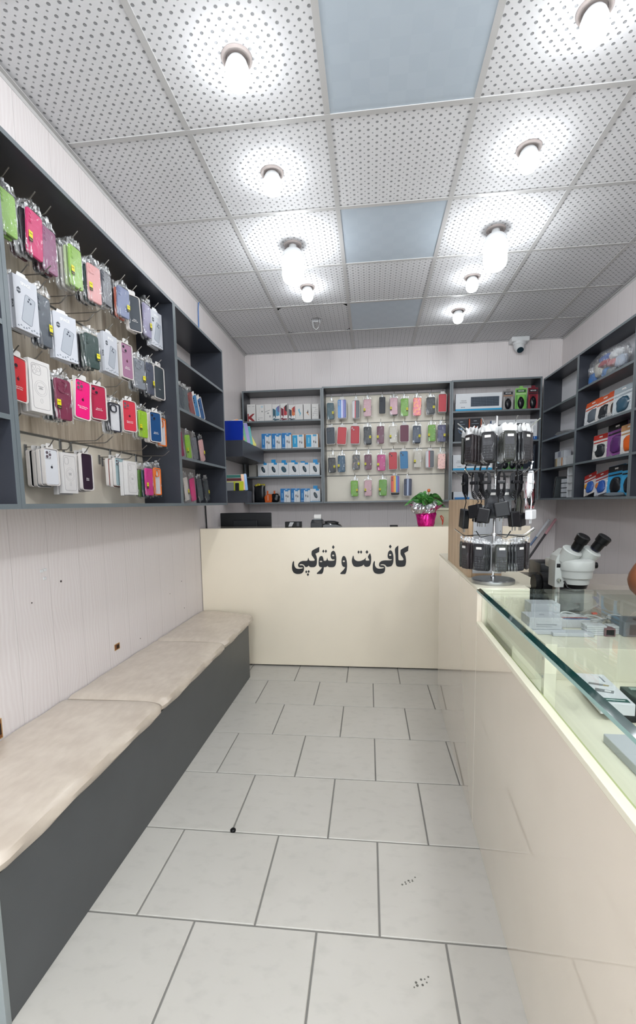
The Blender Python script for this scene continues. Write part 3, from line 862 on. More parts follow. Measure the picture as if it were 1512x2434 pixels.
def m_logo():
    def f():
        m = MB()
        pts = []
        for i in range(20):
            a = 2*PI*i/20; r = .0062*(1-.16*math.exp(-((math.sin(a)-1)**2)*6)) * (1 - (.22 if abs(a) < .5 or abs(a-2*PI) < .5 else 0))
            pts.append((r*math.cos(a), CH*.50+r*1.02*math.sin(a)))
        m.rings([[(x, -.0005, z) for x, z in pts], [(x, 0, z) for x, z in pts]], 0)
        lf = [(.000, CH*.50+.0068), (.0022, CH*.50+.0078), (.0034, CH*.50+.0112), (.0008, CH*.50+.0098)]
        m.rings([[(x, -.0005, z) for x, z in lf], [(x, 0, z) for x, z in lf]], 0)
        return m.mesh('logo', mat('#5a1030', .4))
    return cached('logo', f)
def m_blister():
    def f():
        m = MB().frame(0, CH/2, CW+.002, CH+.002, .012, .0030, -.002, .012)
        return m.mesh('blister_rim', mat('#ece6e2', .25), True)
    return cached('blister', f)
def m_pillow(seed):
    def f():
        rd = random.Random(seed); nx, nz = 12, 26; W = CW+.008; Hh = CH+.008
        ph = [rd.uniform(0, 6) for _ in range(8)]
        m = MB(); vs = []
        for side in (-1, 1):
            for j in range(nz+1):
                for i in range(nx+1):
                    u = i/nx; v = j/nz
                    x = (u-.5)*W; z = -.006+v*Hh
                    e = min(1, min(u, 1-u)*8)*min(1, min(v, 1-v)*10)
                    wv = .0012*math.sin(u*17+ph[0]+v*9)+.0013*math.sin(v*33+ph[1]+u*5)+.0009*math.sin((u+v)*41+ph[2])
                    y = (-.0036 if side < 0 else .0125)*e+.004*(1-e)+wv*side*e
                    vs.append((x, y, z))
        o = (nx+1)*(nz+1); fs = []
        for s in (0, 1):
            for j in range(nz):
                for i in range(nx):
                    a = s*o+j*(nx+1)+i; fs.append((a, a+1, a+nx+2, a+nx+1))
        m.add(vs, fs)
        return m.mesh('clear_bag', BAG, True)
    return cached('pillow%d' % seed, f)
def m_header(seed):
    def f():
        rd = random.Random(seed); nx, nz = 16, 9; W = CW+.010
        ph = [rd.uniform(0, 6) for _ in range(6)]
        vs = []; fs = []; m = MB()
        for j in range(nz+1):
            for i in range(nx+1):
                u = i/nx; v = j/nz
                x = (u-.5)*W*(1-.28*v+.06*math.sin(v*5+ph[0])); z = CH+.0005+v*.036*(1-.25*abs(u-.5)*2+.10*math.sin(u*9+ph[1]))
                y = .004+v*.003+.0042*math.sin(u*23+ph[2]+v*3)*v**.5+.0028*math.sin(u*47+ph[3])*v
                vs.append((x, y, z))
        for j in range(nz):
            for i in range(nx):
                a = j*(nx+1)+i; fs.append((a, a+1, a+nx+2, a+nx+1))
        m.add(vs, fs)
        return m.mesh('bag_header', BAGH, True)
    return cached('head%d' % seed, f)
def m_tag(side):
    def f():
        x = -.028 if side < 0 else .026
        m = MB().cham(x-.009, x+.009, -.0052, -.0046, .054, .076, .0002, 0)
        m.cham(x-.009, x+.009, -.0052, -.0046, .042, .0539, .0002, 1)
        m.box(x-.006, x+.006, -.0055, -.0052, .066, .068, 1)
        m.box(x-.006, x+.006, -.0055, -.0052, .046, .0472, 0)
        return m.mesh('price_tag', [mat('#e8dc1c', .4), mat('#2a2a2c', .4)])
    return cached('tag%d' % side, f)
def m_tab():
    def f():
        m = MB().slab(0, CH+.012, .040, .022, .008, .004, .0052, .0003)
        return m.mesh('hang_tab', mat('#e7e5e2', .35))
    return cached('tab', f)

def case_pack(style, col, loc, rz=0, w=CW, h=CH, cam='tri', side=-1, tilt=0, lean=0, seed=0, name=None, simple=False, text=None, back=None, logo=True):
    """one packed phone case. style: sil (moulded tray), bag (crinkled bag), card, clear (coloured bumper in bag)"""
    t = empty(name or 'phone_case', loc, rot=(lean, tilt, rz), scale=(w/CW, 1, h/CH))
    t.rotation_mode = 'XYZ'
    cm_ = col if not isinstance(col, str) else mat(col, .35)
    if style == 'clear':
        k = cached('bumper', lambda: MB().frame(0, CH/2, CW-.006, CH-.006, .011, .0062, -.0005, .0105).mesh('bumper', mat('#e8732c', .35), True))
        setmat(obj('bumper', k, t), cm_)
        k = cached('clearback', lambda: MB().slab(0, CH/2, CW-.018, CH-.018, .006, .004, .006, .0005).mesh('back_plate', mat('#d9dade', .2), True))
        setmat(obj('back_plate', k, t), mat(back or '#dcdce0', .2))
        k = cached('bumpring', lambda: MB().frame(-.009, CH-.034, .040, .040, .015, .0045, -.0028, .002, 0, 6).mesh('camera_frame', mat('#e8732c', .35), True))
        setmat(obj('camera_frame', k, t), cm_)
    else:
        setmat(obj('case_shell', m_case(), t), cm_)
        if not simple and cam:
            cf = setmat(obj('camera_frame', m_camframe(cam), t), cm_)
            lm = m_lens(cam); o = obj('camera_lens', lm, cf)
            if cam == 'tri' and style == 'sil': setmat(o, mat('#6b5f66', .15))
            else: setmat(o, mat('#2c2c33', .15) if style == 'sil' else cm_)
    if style == 'sil':
        obj('blister_rim', m_blister(), t)
        obj('hang_tab', m_tab(), t)
        if not simple and logo:
            setmat(obj('logo', m_logo(), t), mat('#3a3c44' if col in ('#e3e5ea', '#aac2c6') else '#4a1026', .4))
        if not simple and text:
            tm = text_mesh(text, .0066, mat('#f4f0ee', .5))
            obj('lettering', tm, t, (0, -.0004, CH*.30))
    if style in ('bag', 'clear'):
        bg_ = obj('clear_bag', m_pillow(seed % 4), t)
        obj('bag_header', m_header(seed % 4), bg_)
        if side and not simple: obj('price_tag', m_tag(side), t)
    return t

def spaced_box(loc, rz, w, h, d=.016, name='phone_case_box', tilt=0):
    """white hanging carton with a slanted phone picture, hexagon badge and splash"""
    t = empty(name, loc, rot=(0, tilt, rz))
    m = MB().cham(-w/2, w/2, 0, d, 0, h*.93, .0008)
    m.build('carton', mat('#d3d6de', .4), t)
    m = MB()
    P = [(-w*.36, h*.93), (-w*.30, h*1.0), (w*.02, h*1.0), (w*.06, h*.96), (w*.12, h*.965), (w*.16, h*.93)]
    m.rings([[(x, .0002, z) for x, z in P], [(x, .0010, z) for x, z in P]])
    m.build('hang_tab', mat('#f0f1f3', .4), t)
    y0, y1 = -.0006, .0002
    # hexagon badge
    m = MB(); cx, cz, r = -w*.30, h*.68, h*.06
    pts = [(cx+r*.8*math.sin(i*PI/3), cz+r*math.cos(i*PI/3)) for i in range(6)]
    m.rings([[(x, y0, z) for x, z in pts], [(x, y1, z) for x, z in pts]])
    m.build('badge', mat('#4a5058', .5), t)
    m = MB().box(cx-r*.65, cx+r*.65, -.0009, -.0006, cz-r*.2, cz-r*.05); m.box(cx-r*.65, cx+r*.65, -.0009, -.0006, cz+r*.1, cz+r*.22); m.build('badge_text', mat('#c9cdd2'), t)
    # picture of a phone, slanted
    m = MB().slab(0, 0, w*.42, h*.50, .006, y0, y1, .0001); o = m.build('phone_picture', mat('#b4bac3', .3), t, False, (w*.06, 0, h*.39)); o.rotation_euler = (0, math.radians(14), 0)
    m = MB().frame(0, 0, w*.44, h*.515, .007, .0008, y0-.0003, y1); o2 = m.build('phone_outline', mat('#868d98', .4), t, False, (w*.06, 0, h*.39)); o2.rotation_euler = (0, math.radians(14), 0)
    m = MB()
    for x, z in ((.0, .0), (-.005, -.009), (.005, -.0125)): m.disc(x, z, .0034, -.0012, 0, 0, 10)
    m.build('lens_picture', mat('#3d4250', .3), t, False, (w*.12, 0, h*.60))
    # splash line at the bottom
    rd = random.Random(3); m = MB()
    for i in range(9):
        x = -w*.45+i*w*.11; z = h*.06+rd.uniform(-.003, .006)
        pts = [(x, z), (x+w*.05, z+rd.uniform(.001, .005)), (x+w*.08, z-.002), (x+w*.04, z-rd.uniform(.001, .004))]
        m.rings([[(a, y0, b) for a, b in pts], [(a, y1, b) for a, b in pts]])
    m.build('splash_print', mat('#8a919a'), t)
    o = obj('lettering', text_mesh('SPACE', .0145, mat('#ffffff', .35), bold=True), t, (0, -.0004, h*.82))
    s = obj('side_lettering', text_mesh('SPACE', .009, mat('#3a3c42', .4), bold=True), t, (-w/2-.0002, d/2, h*.42), (0, PI/2, -PI/2))
    return t
def line_box(loc, rz, w, h, d=.020, cam='tri', name='phone_case_box', tilt=0):
    """white carton with thin line drawing of a phone and a charging ring"""
    t = empty(name, loc, rot=(0, tilt, rz))
    MB().cham(-w/2, w/2, 0, d, 0, h, .0008).build('carton', mat('#e2dfdd', .4), t)
    ln = mat('#8e8c8e', .5); y0, y1 = -.0004, .0001
    MB().frame(0, h*.5, w*.80, h*.86, .010, .0011, y0, y1, 0, 6).build('phone_outline', ln, t)
    if cam == 'tri':
        m = MB().frame(-w*.16, h*.81, w*.40, h*.19, .009, .0008, y0, y1, 0, 6)
        for x, z in ((-w*.25, h*.86), (-w*.25, h*.77), (-w*.07, h*.815)):
            r = w*.075; m.frame(x, z, 2*r, 2*r, r*.99, .0007, y0, y1, 0, 6)
    else: m = MB().frame(-w*.20, h*.80, w*.26, h*.17, .009, .0008, y0, y1, 0, 6)
    m.build('camera_drawing', ln, t)
    l2 = mat('#b9b7b8', .5)
    m = MB().frame(0, h*.47, w*.60, w*.60, w*.298, .0007, y0, y1, 0, 9); m.frame(0, h*.47, w*.46, w*.46, w*.228, .0007, y0, y1, 0, 9); m.frame(0, h*.23, w*.10, h*.09, w*.048, .0007, y0, y1, 0, 5)
    m.build('ring_drawing', l2, t)
    m = MB()
    for z, k in ((h*.50, .12), (h*.475, .07), (h*.455, .10)): m.box(-w*k, w*k, y0, y1, z, z+h*.008)
    m.build('printed_text', mat('#6f6f74', .5), t)
    return t

# hooks
def m_hook(L):
    def f():
        m = MB().tube([(0, 0, 0), (0, -L*.8, -.002), (0, -L*.86, .002), (0, -L, .024)], .0021, 7)
        m.disc(0, .0235, 0.001, 0, 0)
        return m.mesh('wire', WIRE, True)
    return cached('hk%.2f' % L, f)
def hook(loc, rz, L, label, group):
    t = tag(empty('display_hook', loc, rz), label, 'hook', group)
    obj('wire', m_hook(L), t)
    obj('rail_clip', cached('clip', lambda: MB().cham(-.007, .007, -.003, -.0005, -.034, .010, .0008).mesh('rail_clip', ALU)), t)
    return t

RAILX = XL+.0195            # face of the slats on the left wall
RAILZ = {1: 2.40, 2: 2.116, 3: 1.838, 4: 1.570}
# key -> (style, front colour, camera, tag side, text, back stack colours, description)
LS = {
 'r1a': ('bag', '#8fbb5c', 'col', 0, None, ['#7da550', '#dfe3da'], 'apple green phone case in a shiny bag, cut by the left edge of the photo'),
 'r1b': ('bag', '#cf2f6e', 'col', -1, None, ['#1d1c22', '#d9dadc', '#571b2c'], 'raspberry pink phone case with a yellow tag in the top row of the left cabinet'),
 'r1c': ('bag', '#8f5678', 'col', 0, None, ['#5c1d33', '#18171c'], 'glossy mauve bagged phone case right of the raspberry pink one in the top row'),
 'r1d': ('bag', '#93bd58', 'col', -1, None, ['#b9c99e', '#c9c5bf', '#cfcbc6'], 'light green bagged phone case with yellow tag in the middle of the top row'),
 'r1e': ('bag', '#e3a9a8', 'tri', -1, None, ['#1d3a3c', '#c9c4c2', '#26262b'], 'pale pink bagged phone case in the top row of the left cabinet'),
 'r1f': ('bag', '#41434e', 'col', 0, None, ['#d6d6d8', '#b9babd'], 'dark grey bagged phone case just right of the pale pink one in the top row'),
 'r1g': ('bag', '#8089a8', 'col', 1, None, ['#b3553c', '#3b3e44'], 'bluish silver bagged phone case in the top row, left of the clear black one'),
 'r1h': ('sil', '#3c434c', None, 0, 'iPhone\nSilicone Case', ['#9aa1a6'], 'smoky black phone case in a clear tray in the top row'),
 'r1i': ('bag', '#9c97b4', 'col', 1, None, ['#44444f'], 'lavender bagged phone case beside the last white carton of the top row'),
 'r1j': ('space', None, None, 0, None, ['b'], 'white phone case carton hanging last on the right of the top row'),
 'r2a': ('space', None, None, 0, None, ['b', '#18201f'], 'large white phone case carton hanging first on the left of the second row'),
 'r2b': ('bag', '#535a63', 'col', 1, None, ['#3c4148'], 'slate grey bagged phone case between the two big white cartons'),
 'r2c': ('space', None, None, 0, None, ['b'], 'white phone case carton hanging second from the left in the second row'),
 'r2d': ('bag', '#29423e', 'col', 1, None, ['#3b4a45', '#2a2b33', '#2a3c35', '#23262a'], 'dark green bagged phone case in the second row of the left cabinet'),
 'r2e': ('space', None, None, 0, None, ['b'], 'white phone case carton just left of the mauve silicone case'),
 'r2f': ('sil', '#a77896', 'duo', 0, 'iPhone 13\nSilicone Case', ['#22242a', '#d8c4bb'], 'mauve silicone phone case in a clear tray in the second row'),
 'r2g': ('bag', '#7f848c', 'round', 1, None, ['#23262c', '#b5b8ba'], 'grey bagged phone case with black rim, right of the mauve silicone one'),
 'r2h': ('bag', '#4d5364', 'tri', 1, None, ['#3b3f49'], 'dark blue-grey bagged phone case near the right end of the second row'),
 'r2i': ('sil', '#41484e', None, 0, 'Case', ['#c4c8c9'], 'charcoal phone case in a clear tray at the right end of the second row'),
 'r3a': ('sil', '#cf2a33', 'duo', 0, 'iPhone 12 Pro\nSilicone Case', [], 'bright red silicone phone case at the left end of the third row'),
 'r3b': ('line', None, 'tri', 0, None, ['b', 'b', '#3e4745'], 'white phone case carton with line-drawn phone in the third row'),
 'r3c': ('bag', '#7b2a48', 'round', -1, None, ['#2b2f31', '#303e3b', '#c9ccca'], 'wine red bagged phone case with yellow tag in the third row'),
 'r3d': ('sil', '#f0187c', 'tri', 0, 'iPhone 12 Pro Max\nSilicone Case', ['#e9d4b6'], 'hot pink silicone phone case in the third row'),
 'r3e': ('sil', '#b4274b', 'duo', 0, 'iPhone 13\nSilicone Case', ['#a8676a'], 'rose red silicone phone case right of the hot pink one'),
 'r3f': ('clear', '#2b2c38', None, 0, None, ['#2c2d33', '#d9d9db'], 'clear phone case with a dark rim in a bag in the third row'),
 'r3g': ('sil', '#d0394a', 'tri', 0, 'iPhone 12 Pro\nSilicone Case', ['#e2dfdd'], 'coral red silicone phone case in the third row'),
 'r3h': ('bag', '#9ac62c', 'col', -1, None, ['#b9b9ae', '#e2dfdd'], 'lime green bagged phone case left of the navy silicone one'),
 'r3i': ('sil', '#1b4a7c', 'duo', 0, 'iPhone 12\nSilicone Case', ['#6b2c3c', '#e0d8d2'], 'deep blue silicone phone case near the right end of the third row'),
 'r3j': ('clear', '#f07a2a', None, 0, None, ['#e6e4e2'], 'clear phone case with an orange rim at the right end of the third row'),
 'r4a': ('sil', '#e3e5ea', 'tri', 0, None, ['#dfe0e6', '#a9b3b6', '#0f1114'], 'white silicone phone case at the front of the leftmost stack in the bottom row'),
 'r4b': ('line', None, 'col', 0, None, ['b'], 'white phone case carton with line drawing beside the white silicone case'),
 'r4c': ('sil', '#2f1c30', None, 0, 'iPhone\nLeather', ['#a9a59c', '#d3cfca'], 'very dark plum phone case in the bottom row of the left cabinet'),
 'r4d': ('sil', '#aac2c6', 'tri', 0, None, ['#b77a66', '#d69a92'], 'pale teal silicone phone case in the bottom row, in front of two salmon ones'),
 'r4e': ('line', None, 'col', 0, None, ['b'], 'white phone case carton right of the pale teal silicone case'),
 'r4f': ('bag', '#d0358a', 'col', -1, None, ['#2c4a55', '#5f8a3c', '#3f1d22'], 'magenta bagged phone case in the bottom row of the left cabinet'),
 'r4g': ('clear', '#f07a2a', None, 0, None, ['#e6a37a'], 'clear phone case with an orange rim at the right end of the bottom row'),
}
CN = {'#7da550': 'green', '#dfe3da': 'pale', '#1d1c22': 'black', '#d9dadc': 'white', '#571b2c': 'maroon', '#5c1d33': 'maroon', '#18171c': 'black'}
def cname(h):
    r, g, b = [int(h[i:i+2], 16) for i in (1, 3, 5)]
    mx, mn = max(r, g, b), min(r, g, b)
    if mx < 45: return 'black'
    if mx-mn < 26: return 'white' if mn > 200 else ('light grey' if mn > 140 else ('grey' if mn > 85 else 'dark grey'))
    d = 'dark ' if mx < 110 else ('pale ' if mn > 140 else '')
    if g >= r and g >= b: return d+'green'
    if b >= r and b >= g: return d+'blue'
    if g > r*.62: return d+'tan'
    if b > g*1.25: return d+'pink'
    return d+('red' if r < 210 else 'salmon')
SH = dict(r1a='apple green case at the photo edge', r1b='raspberry pink case', r1c='glossy mauve case of the top row', r1d='light green case of the top row', r1e='pale pink case of the top row', r1f='dark grey case of the top row',
 r1g='bluish silver case', r1h='smoky black clear-tray case', r1i='lavender case', r1j='last white carton of the top row', r2a='first big white carton, second row', r2b='slate grey case, second row', r2c='second big white carton, second row',
 r2d='dark green case, second row', r2e='small white carton, second row', r2f='mauve silicone case', r2g='grey black-rimmed case', r2h='dark blue-grey case', r2i='charcoal case ending the second row', r3a='bright red silicone case',
 r3b='line-drawn white carton of the third row', r3c='wine red case with yellow tag', r3d='hot pink silicone case', r3e='rose red silicone case', r3f='clear dark-rimmed case', r3g='coral red silicone case', r3h='lime green case of the third row',
 r3i='deep blue silicone case', r3j='clear orange-rimmed case of the third row', r4a='white silicone case, bottom row', r4b='white carton next to the white silicone case', r4c='dark plum case', r4d='pale teal silicone case', r4e='white carton beside the teal case',
 r4f='magenta case, bottom row', r4g='clear orange-rimmed case of the bottom row')
keys = sorted(LEFT.keys())
for k in keys:
    st, col, cam_k, side, text, backs, lab = LS[k]
    x, y, zb, w, h, hd = LEFT[k]
    y = max(1.362+w*.52, min(y, 2.580-w*.53))
    rz = math.radians(hd)
    row = int(k[1])
    seed = ord(k[2])
    tilt = {'r3d': math.radians(5), 'r1b': math.radians(4), 'r3a': math.radians(3), 'r1h': math.radians(-3), 'r1g': math.radians(3)}.get(k, 0)
    if st == 'space': t = spaced_box((x, y, zb), rz, w, h); th = .018
    elif st == 'line': t = line_box((x, y, zb), rz, w, h, .020, cam_k); th = .022
    else: t = case_pack(st, col, (x, y, zb), rz, w, h, cam_k or '', side, tilt, 0, seed, text=text, logo=(k in ('r3d', 'r2f', 'r3g', 'r4a', 'r4d', 'r3a'))); th = .0165
    tag(t, lab, 'phone case', 'phone case packs in the left wall cabinet')
    # those behind it on the same hook (towards the wall)
    rd = random.Random(seed+row)
    maxd = (x-.016)-(RAILX)
    off = th
    for n, b in enumerate(backs):
        if off+.016 > maxd: break
        f = (maxd-.014)/max(maxd, off+.02*len(backs)) 
        px, py = x-off*math.sin(math.radians(80)), y-.004*(n+1)+rd.uniform(-.004, .004)
        bz = zb-rd.uniform(.000, .008)
        place = ('directly behind', 'second behind', 'third behind', 'fourth behind')[n]
        head = SH[k]; rowt = ''
        if b == 'b':
            if st == 'space': t2 = spaced_box((px, py, bz), math.radians(88), w*.98, h*.98)
            else: t2 = line_box((px, py, bz), math.radians(88), w*.98, h*.98, .018, cam_k)
            tag(t2, 'white carton %s the %s%s' % (place, head, rowt), 'phone case', 'phone case packs in the left wall cabinet'); off += .0215
        else:
            s2 = 'sil' if st == 'sil' else 'bag'
            t2 = case_pack(s2, b, (px, py, bz), math.radians(88), w*.98 if st not in ('space', 'line') else .08, h*.985 if st not in ('space', 'line') else .165, '', 0, 0, 0, seed+n+1, simple=True)
            tag(t2, '%s phone case %s the %s%s' % (cname(b), place, head, rowt), 'phone case', 'phone case packs in the left wall cabinet'); off += .0175
    # the hook
    hz = RAILZ[row]-.006
    if row < 4 or True:
        L = (x-RAILX)+.024
        ztop = zb+h+(.006 if st != 'bag' else .012)
        hook((RAILX+.0005, y-.006, min(hz, max(ztop, hz-.045))), PI/2, round(L, 2), 'steel wire hook carrying the '+SH[k], 'wire hooks in the left cabinet')
# empty hooks
for y, row, lab in ((1.60, 2, 'empty steel hook between the two big white cartons'), (1.77, 2, 'empty steel hook above the second white carton of the left cabinet'), (1.40, 4, 'empty steel hook at the left end of the bottom rail'),
                    (1.86, 4, 'bare steel hook right of the dark plum phone case'), (1.93, 4, 'bare steel hook in the wide gap of the bottom row'), (2.24, 4, 'bare steel hook right of the white carton in the bottom row'),
                    (2.50, 4, 'bare steel hook at the far right end of the bottom rail'), (2.05, 3, 'bare steel hook in the third row near the clear dark-rimmed case'), (1.93, 2, 'bare steel hook between the dark green case and the small carton')):
    hook((RAILX+.0005, y, RAILZ[row]-.004), PI/2, .20, lab, 'wire hooks in the left cabinet')

# narrow shelf, leaning packs (faces +x)
NX = -1.165
def lean_case(y, z, col, st, side, tilt, lab, w=.078, h=.155, x=NX, back=None):
    # tilt sideways towards -y about the pack's bottom corner
    t = case_pack(st, col, (x, y, z+.004+math.sin(abs(tilt))*w/2), PI/2, w, h, 'col', side, -tilt, 0, int(y*100), back=back)
    return tag(t, lab, 'phone case', 'phone case packs standing in the narrow shelf')
T = math.radians(13)
lean_case(2.82, 1.853, '#49525a', 'bag', 0, T*.6, 'dark bagged phone case at the back of the third shelf of the narrow unit')
lean_case(2.90, 1.853, '#5b6468', 'bag', 0, T*.7, 'grey bagged phone case in the third shelf, left of the reddish one')
lean_case(3.01, 1.853, '#8a4a48', 'bag', 0, T*1.7, 'reddish brown phone case leaning in the third shelf of the narrow unit')
lean_case(3.09, 1.853, '#3f7fb0', 'sil', 0, T*2.0, 'light blue phone case leaning in the third shelf of the narrow unit')
lean_case(3.185, 1.853, '#2f5c8e', 'sil', 0, T*2.2, 'deeper blue phone case leaning rightmost in the third shelf')
lean_case(2.70, 1.573, '#e06aa0', 'bag', 0, T*1.2, 'pink phone case at the left end of the fourth narrow shelf', h=.11)
lean_case(2.79, 1.573, '#8c1e4a', 'bag', 0, T, 'dark magenta phone case in the fourth narrow shelf')
lean_case(2.91, 1.573, '#8fc23c', 'bag', -1, T*.8, 'lime green bagged phone case in the fourth narrow shelf')
lean_case(3.03, 1.573, '#6d6f74', 'bag', 0, T, 'silvery bagged phone case in the fourth narrow shelf, right of the lime green one')
lean_case(3.16, 1.573, '#d9a9a6', 'bag', 1, T*1.2, 'pale pink phone case leaning at the right in the fourth narrow shelf')
lean_case(2.69, 1.300, '#e4ddd8', 'bag', 0, T*.6, 'white bagged phone case at the left end of the lowest narrow shelf', h=.10)
lean_case(2.77, 1.300, '#17191a', 'bag', 0, T*.8, 'black phone case in the lowest narrow shelf, left of the pink one')
lean_case(2.84, 1.300, '#d8cfc8', 'bag', 1, T*.8, 'cream phone case with a yellow tag in the lowest narrow shelf')
lean_case(2.96, 1.300, '#d63a7c', 'bag', 0, T*.9, 'bright pink bagged phone case in the lowest narrow shelf')
lean_case(3.09, 1.300, '#4a5155', 'bag', 0, T, 'dark grey bagged phone case in the lowest narrow shelf, right of the pink one')
lean_case(3.22, 1.300, '#3c4246', 'bag', 1, T*1.1, 'charcoal bagged phone case with a yellow tag, rightmost in the lowest narrow shelf')

# back wall display
ST_A = stripes_mat('blue_violet_stripes', ['#4a8fcf', '#3f7cc0', '#c9cdea', '#7e78b8', '#4a5fa8'])
ST_B = stripes_mat('grey_red_slate_stripes', ['#c3c5c8', '#c3c5c8', '#c23a4a', '#4a5058', '#4a5058', '#4a5058'])
ST_C = stripes_mat('rainbow_stripes', ['#c93a3c', '#e0702c', '#e6b83a', '#3f84c0', '#6a4a98'])
ST_D = stripes_mat('navy_white_stripes', ['#232f4a', '#2c3a5c', '#aab8d0', '#2a3658', '#1d2740'])
PT_A = pattern_mat('pink_orange_pattern', '#e2697e', '#f0936a', 40, .5)
PT_B = pattern_mat('pink_print_pattern', '#f0c0b6', '#8c5a50', 90, .62)
PT_C = pattern_mat('brown_black_pattern', '#25262a', '#6a5a48', 30, .55)
BS = [
 ('bag', '#2f5a66', 'tri', 1, 'dark teal phone case with yellow tag'), ('sil', ST_A, 'col', 0, 'blue and violet striped phone case'), ('sil', ST_B, '', 0, 'grey, red and slate striped phone case'),
 ('bag', '#dcb2ba', 'col', -1, 'pale pink bagged phone case'), ('plain', '#1f2530', 'duo', 0, 'unbagged navy black phone case'), ('bag', '#e0b6c0', 'tri', -1, 'light pink bagged phone case with yellow tag'),
 ('bag', '#7fb845', 'col', 1, 'green bagged phone case'), ('bag', PT_A, 'col', 0, 'pink and orange printed phone case'), ('bag', '#2c3036', 'tri', 1, 'black phone case in a very shiny bag'), ('sil', '#d2404c', '', 0, 'coral red phone case in a tray'),
 ('sil', '#3f4a56', 'duo', 0, 'slate phone case in a white-rimmed tray'), ('sil', '#d43a44', '', 0, 'tilted red phone case in a clear tray'), ('sil', '#c9303e', 'duo', 0, 'red phone case with white glints'),
 ('bag', '#2b3238', 'tri', 1, 'shiny black bagged phone case'), ('bag', '#6f2c4a', 'col', -1, 'wine red bagged phone case'), ('bag', '#d9d4c8', 'col', -1, 'cream bagged phone case'),
 ('sil', '#6a2440', '', 0, 'maroon phone case in a tray'), ('bag', '#3a4a60', 'tri', 1, 'steel blue phone case in a shiny bag'), ('bag', '#77b23e', 'col', -1, 'green bagged phone case with yellow tag'), ('bag', '#595a7c', 'tri', 1, 'purple-grey bagged phone case'),
 ('bag', '#22282e', 'tri', 1, 'black bagged phone case'), ('bag', '#2a5a78', 'col', -1, 'petrol blue bagged phone case'), ('bag', PT_C, 'duo', 1, 'black and brown bagged phone case'), ('bag', '#6f2c4c', 'col', -1, 'maroon bagged phone case'),
 ('bag', '#cf3a8a', 'col', -1, 'magenta bagged phone case'), ('sil', '#d0404a', 'duo', 0, 'red phone case in a white-rimmed tray'), ('sil', '#3a84b8', 'duo', 0, 'sky blue phone case in a white-rimmed tray'), ('bag', '#d8d2c4', 'col', -1, 'cream bagged phone case with yellow tag'),
 ('sil', ST_B, '', 0, 'grey, red and slate striped phone case'), ('bag', PT_B, '', 0, 'pale pink phone case with printed figures'),
 ('bag', '#7cba34', 'col', 1, 'green bagged phone case with tag on its right'), ('bag', '#e0b4bc', '', -1, 'pale pink bagged phone case'), ('bag', '#6fae3a', 'duo', -1, 'green bagged phone case with tag on its left'), ('sil', ST_C, 'col', 0, 'rainbow striped phone case'), ('sil', ST_D, 'col', 0, 'navy and white striped phone case')]
cnt = {}
SLY = YB-.0195
for i, ((row, x, zb, w, h), (st, col, cam_k, side, d)) in enumerate(zip(BACK, BS)):
    cnt[row] = cnt.get(row, 0)+1
    n = ORD[cnt[row]-1]
    x = max(-.466+w*.56, min(x, .766-w*.56))
    tilt = math.radians(4) if i == 11 else (math.radians(-2) if i == 26 else math.radians(((i*37) % 5-2)*.5))
    if st == 'plain': t = case_pack('plain', col, (x, 4.87, zb), 0, w, h, cam_k, 0, tilt, 0, i)
    else: t = case_pack(st, col, (x, 4.87, zb), 0, w, h, cam_k, side, tilt, 0, i, logo=False)
    tag(t, '%s, %s in %s row on back wall' % (d, n, ROWN[row]), 'phone case', 'phone cases on the back wall display')
    if i in (1, 2, 5, 9, 12, 13, 25, 26, 28, 33, 17, 8):   # more of them behind on the same hook
        bcol = '#15171a' if i in (33, 2) else ['#b9bcc0', '#3f4248', '#caa0a4', '#8c2e3c'][i % 4]
        t = case_pack('sil' if st == 'sil' else 'bag', bcol, (x+.002, 4.89, zb-(.028 if i == 33 else .006)), 0, w, h, '', 0, tilt, 0, i+1, simple=True)
        tag(t, '%s phone case behind the %s one, back wall %s row' % (cname(bcol), d.split(' phone')[0], ROWN[row]), 'phone case', 'phone cases on the back wall display')
    hz = {1: 2.40, 2: 2.116, 3: 1.838, 4: 1.570}[row]-.006
    hook((x+.003, SLY, hz), 0, .135, 'steel hook, %s in the %s row on the back wall' % (n, ROWN[row]), 'steel hooks on the back wall display')
# ================================================================ GOODS ON THE BACK SHELVES
def box_thing(name, loc, w, d, h, col, rz=0, rough=.45, tilt=0, part='carton'):
    t = empty(name, loc, rot=(0, tilt, rz))
    MB().cham(-w/2, w/2, 0, d, 0, h, .0008).build(part, mat(col, rough) if isinstance(col, str) else col, t)
    return t
def flat(t, name, x0, x1, z0, z1, col, y=-.0005, th=.0006):
    return MB().box(x0, x1, y, y+th, z0, z1).build(name, mat(col, .4), t)
def poly(t, name, pts, col, y=-.0006):
    return MB().rings([[(a, y, b) for a, b in pts], [(a, y+.0006, b) for a, b in pts]]).build(name, mat(col, .4), t)

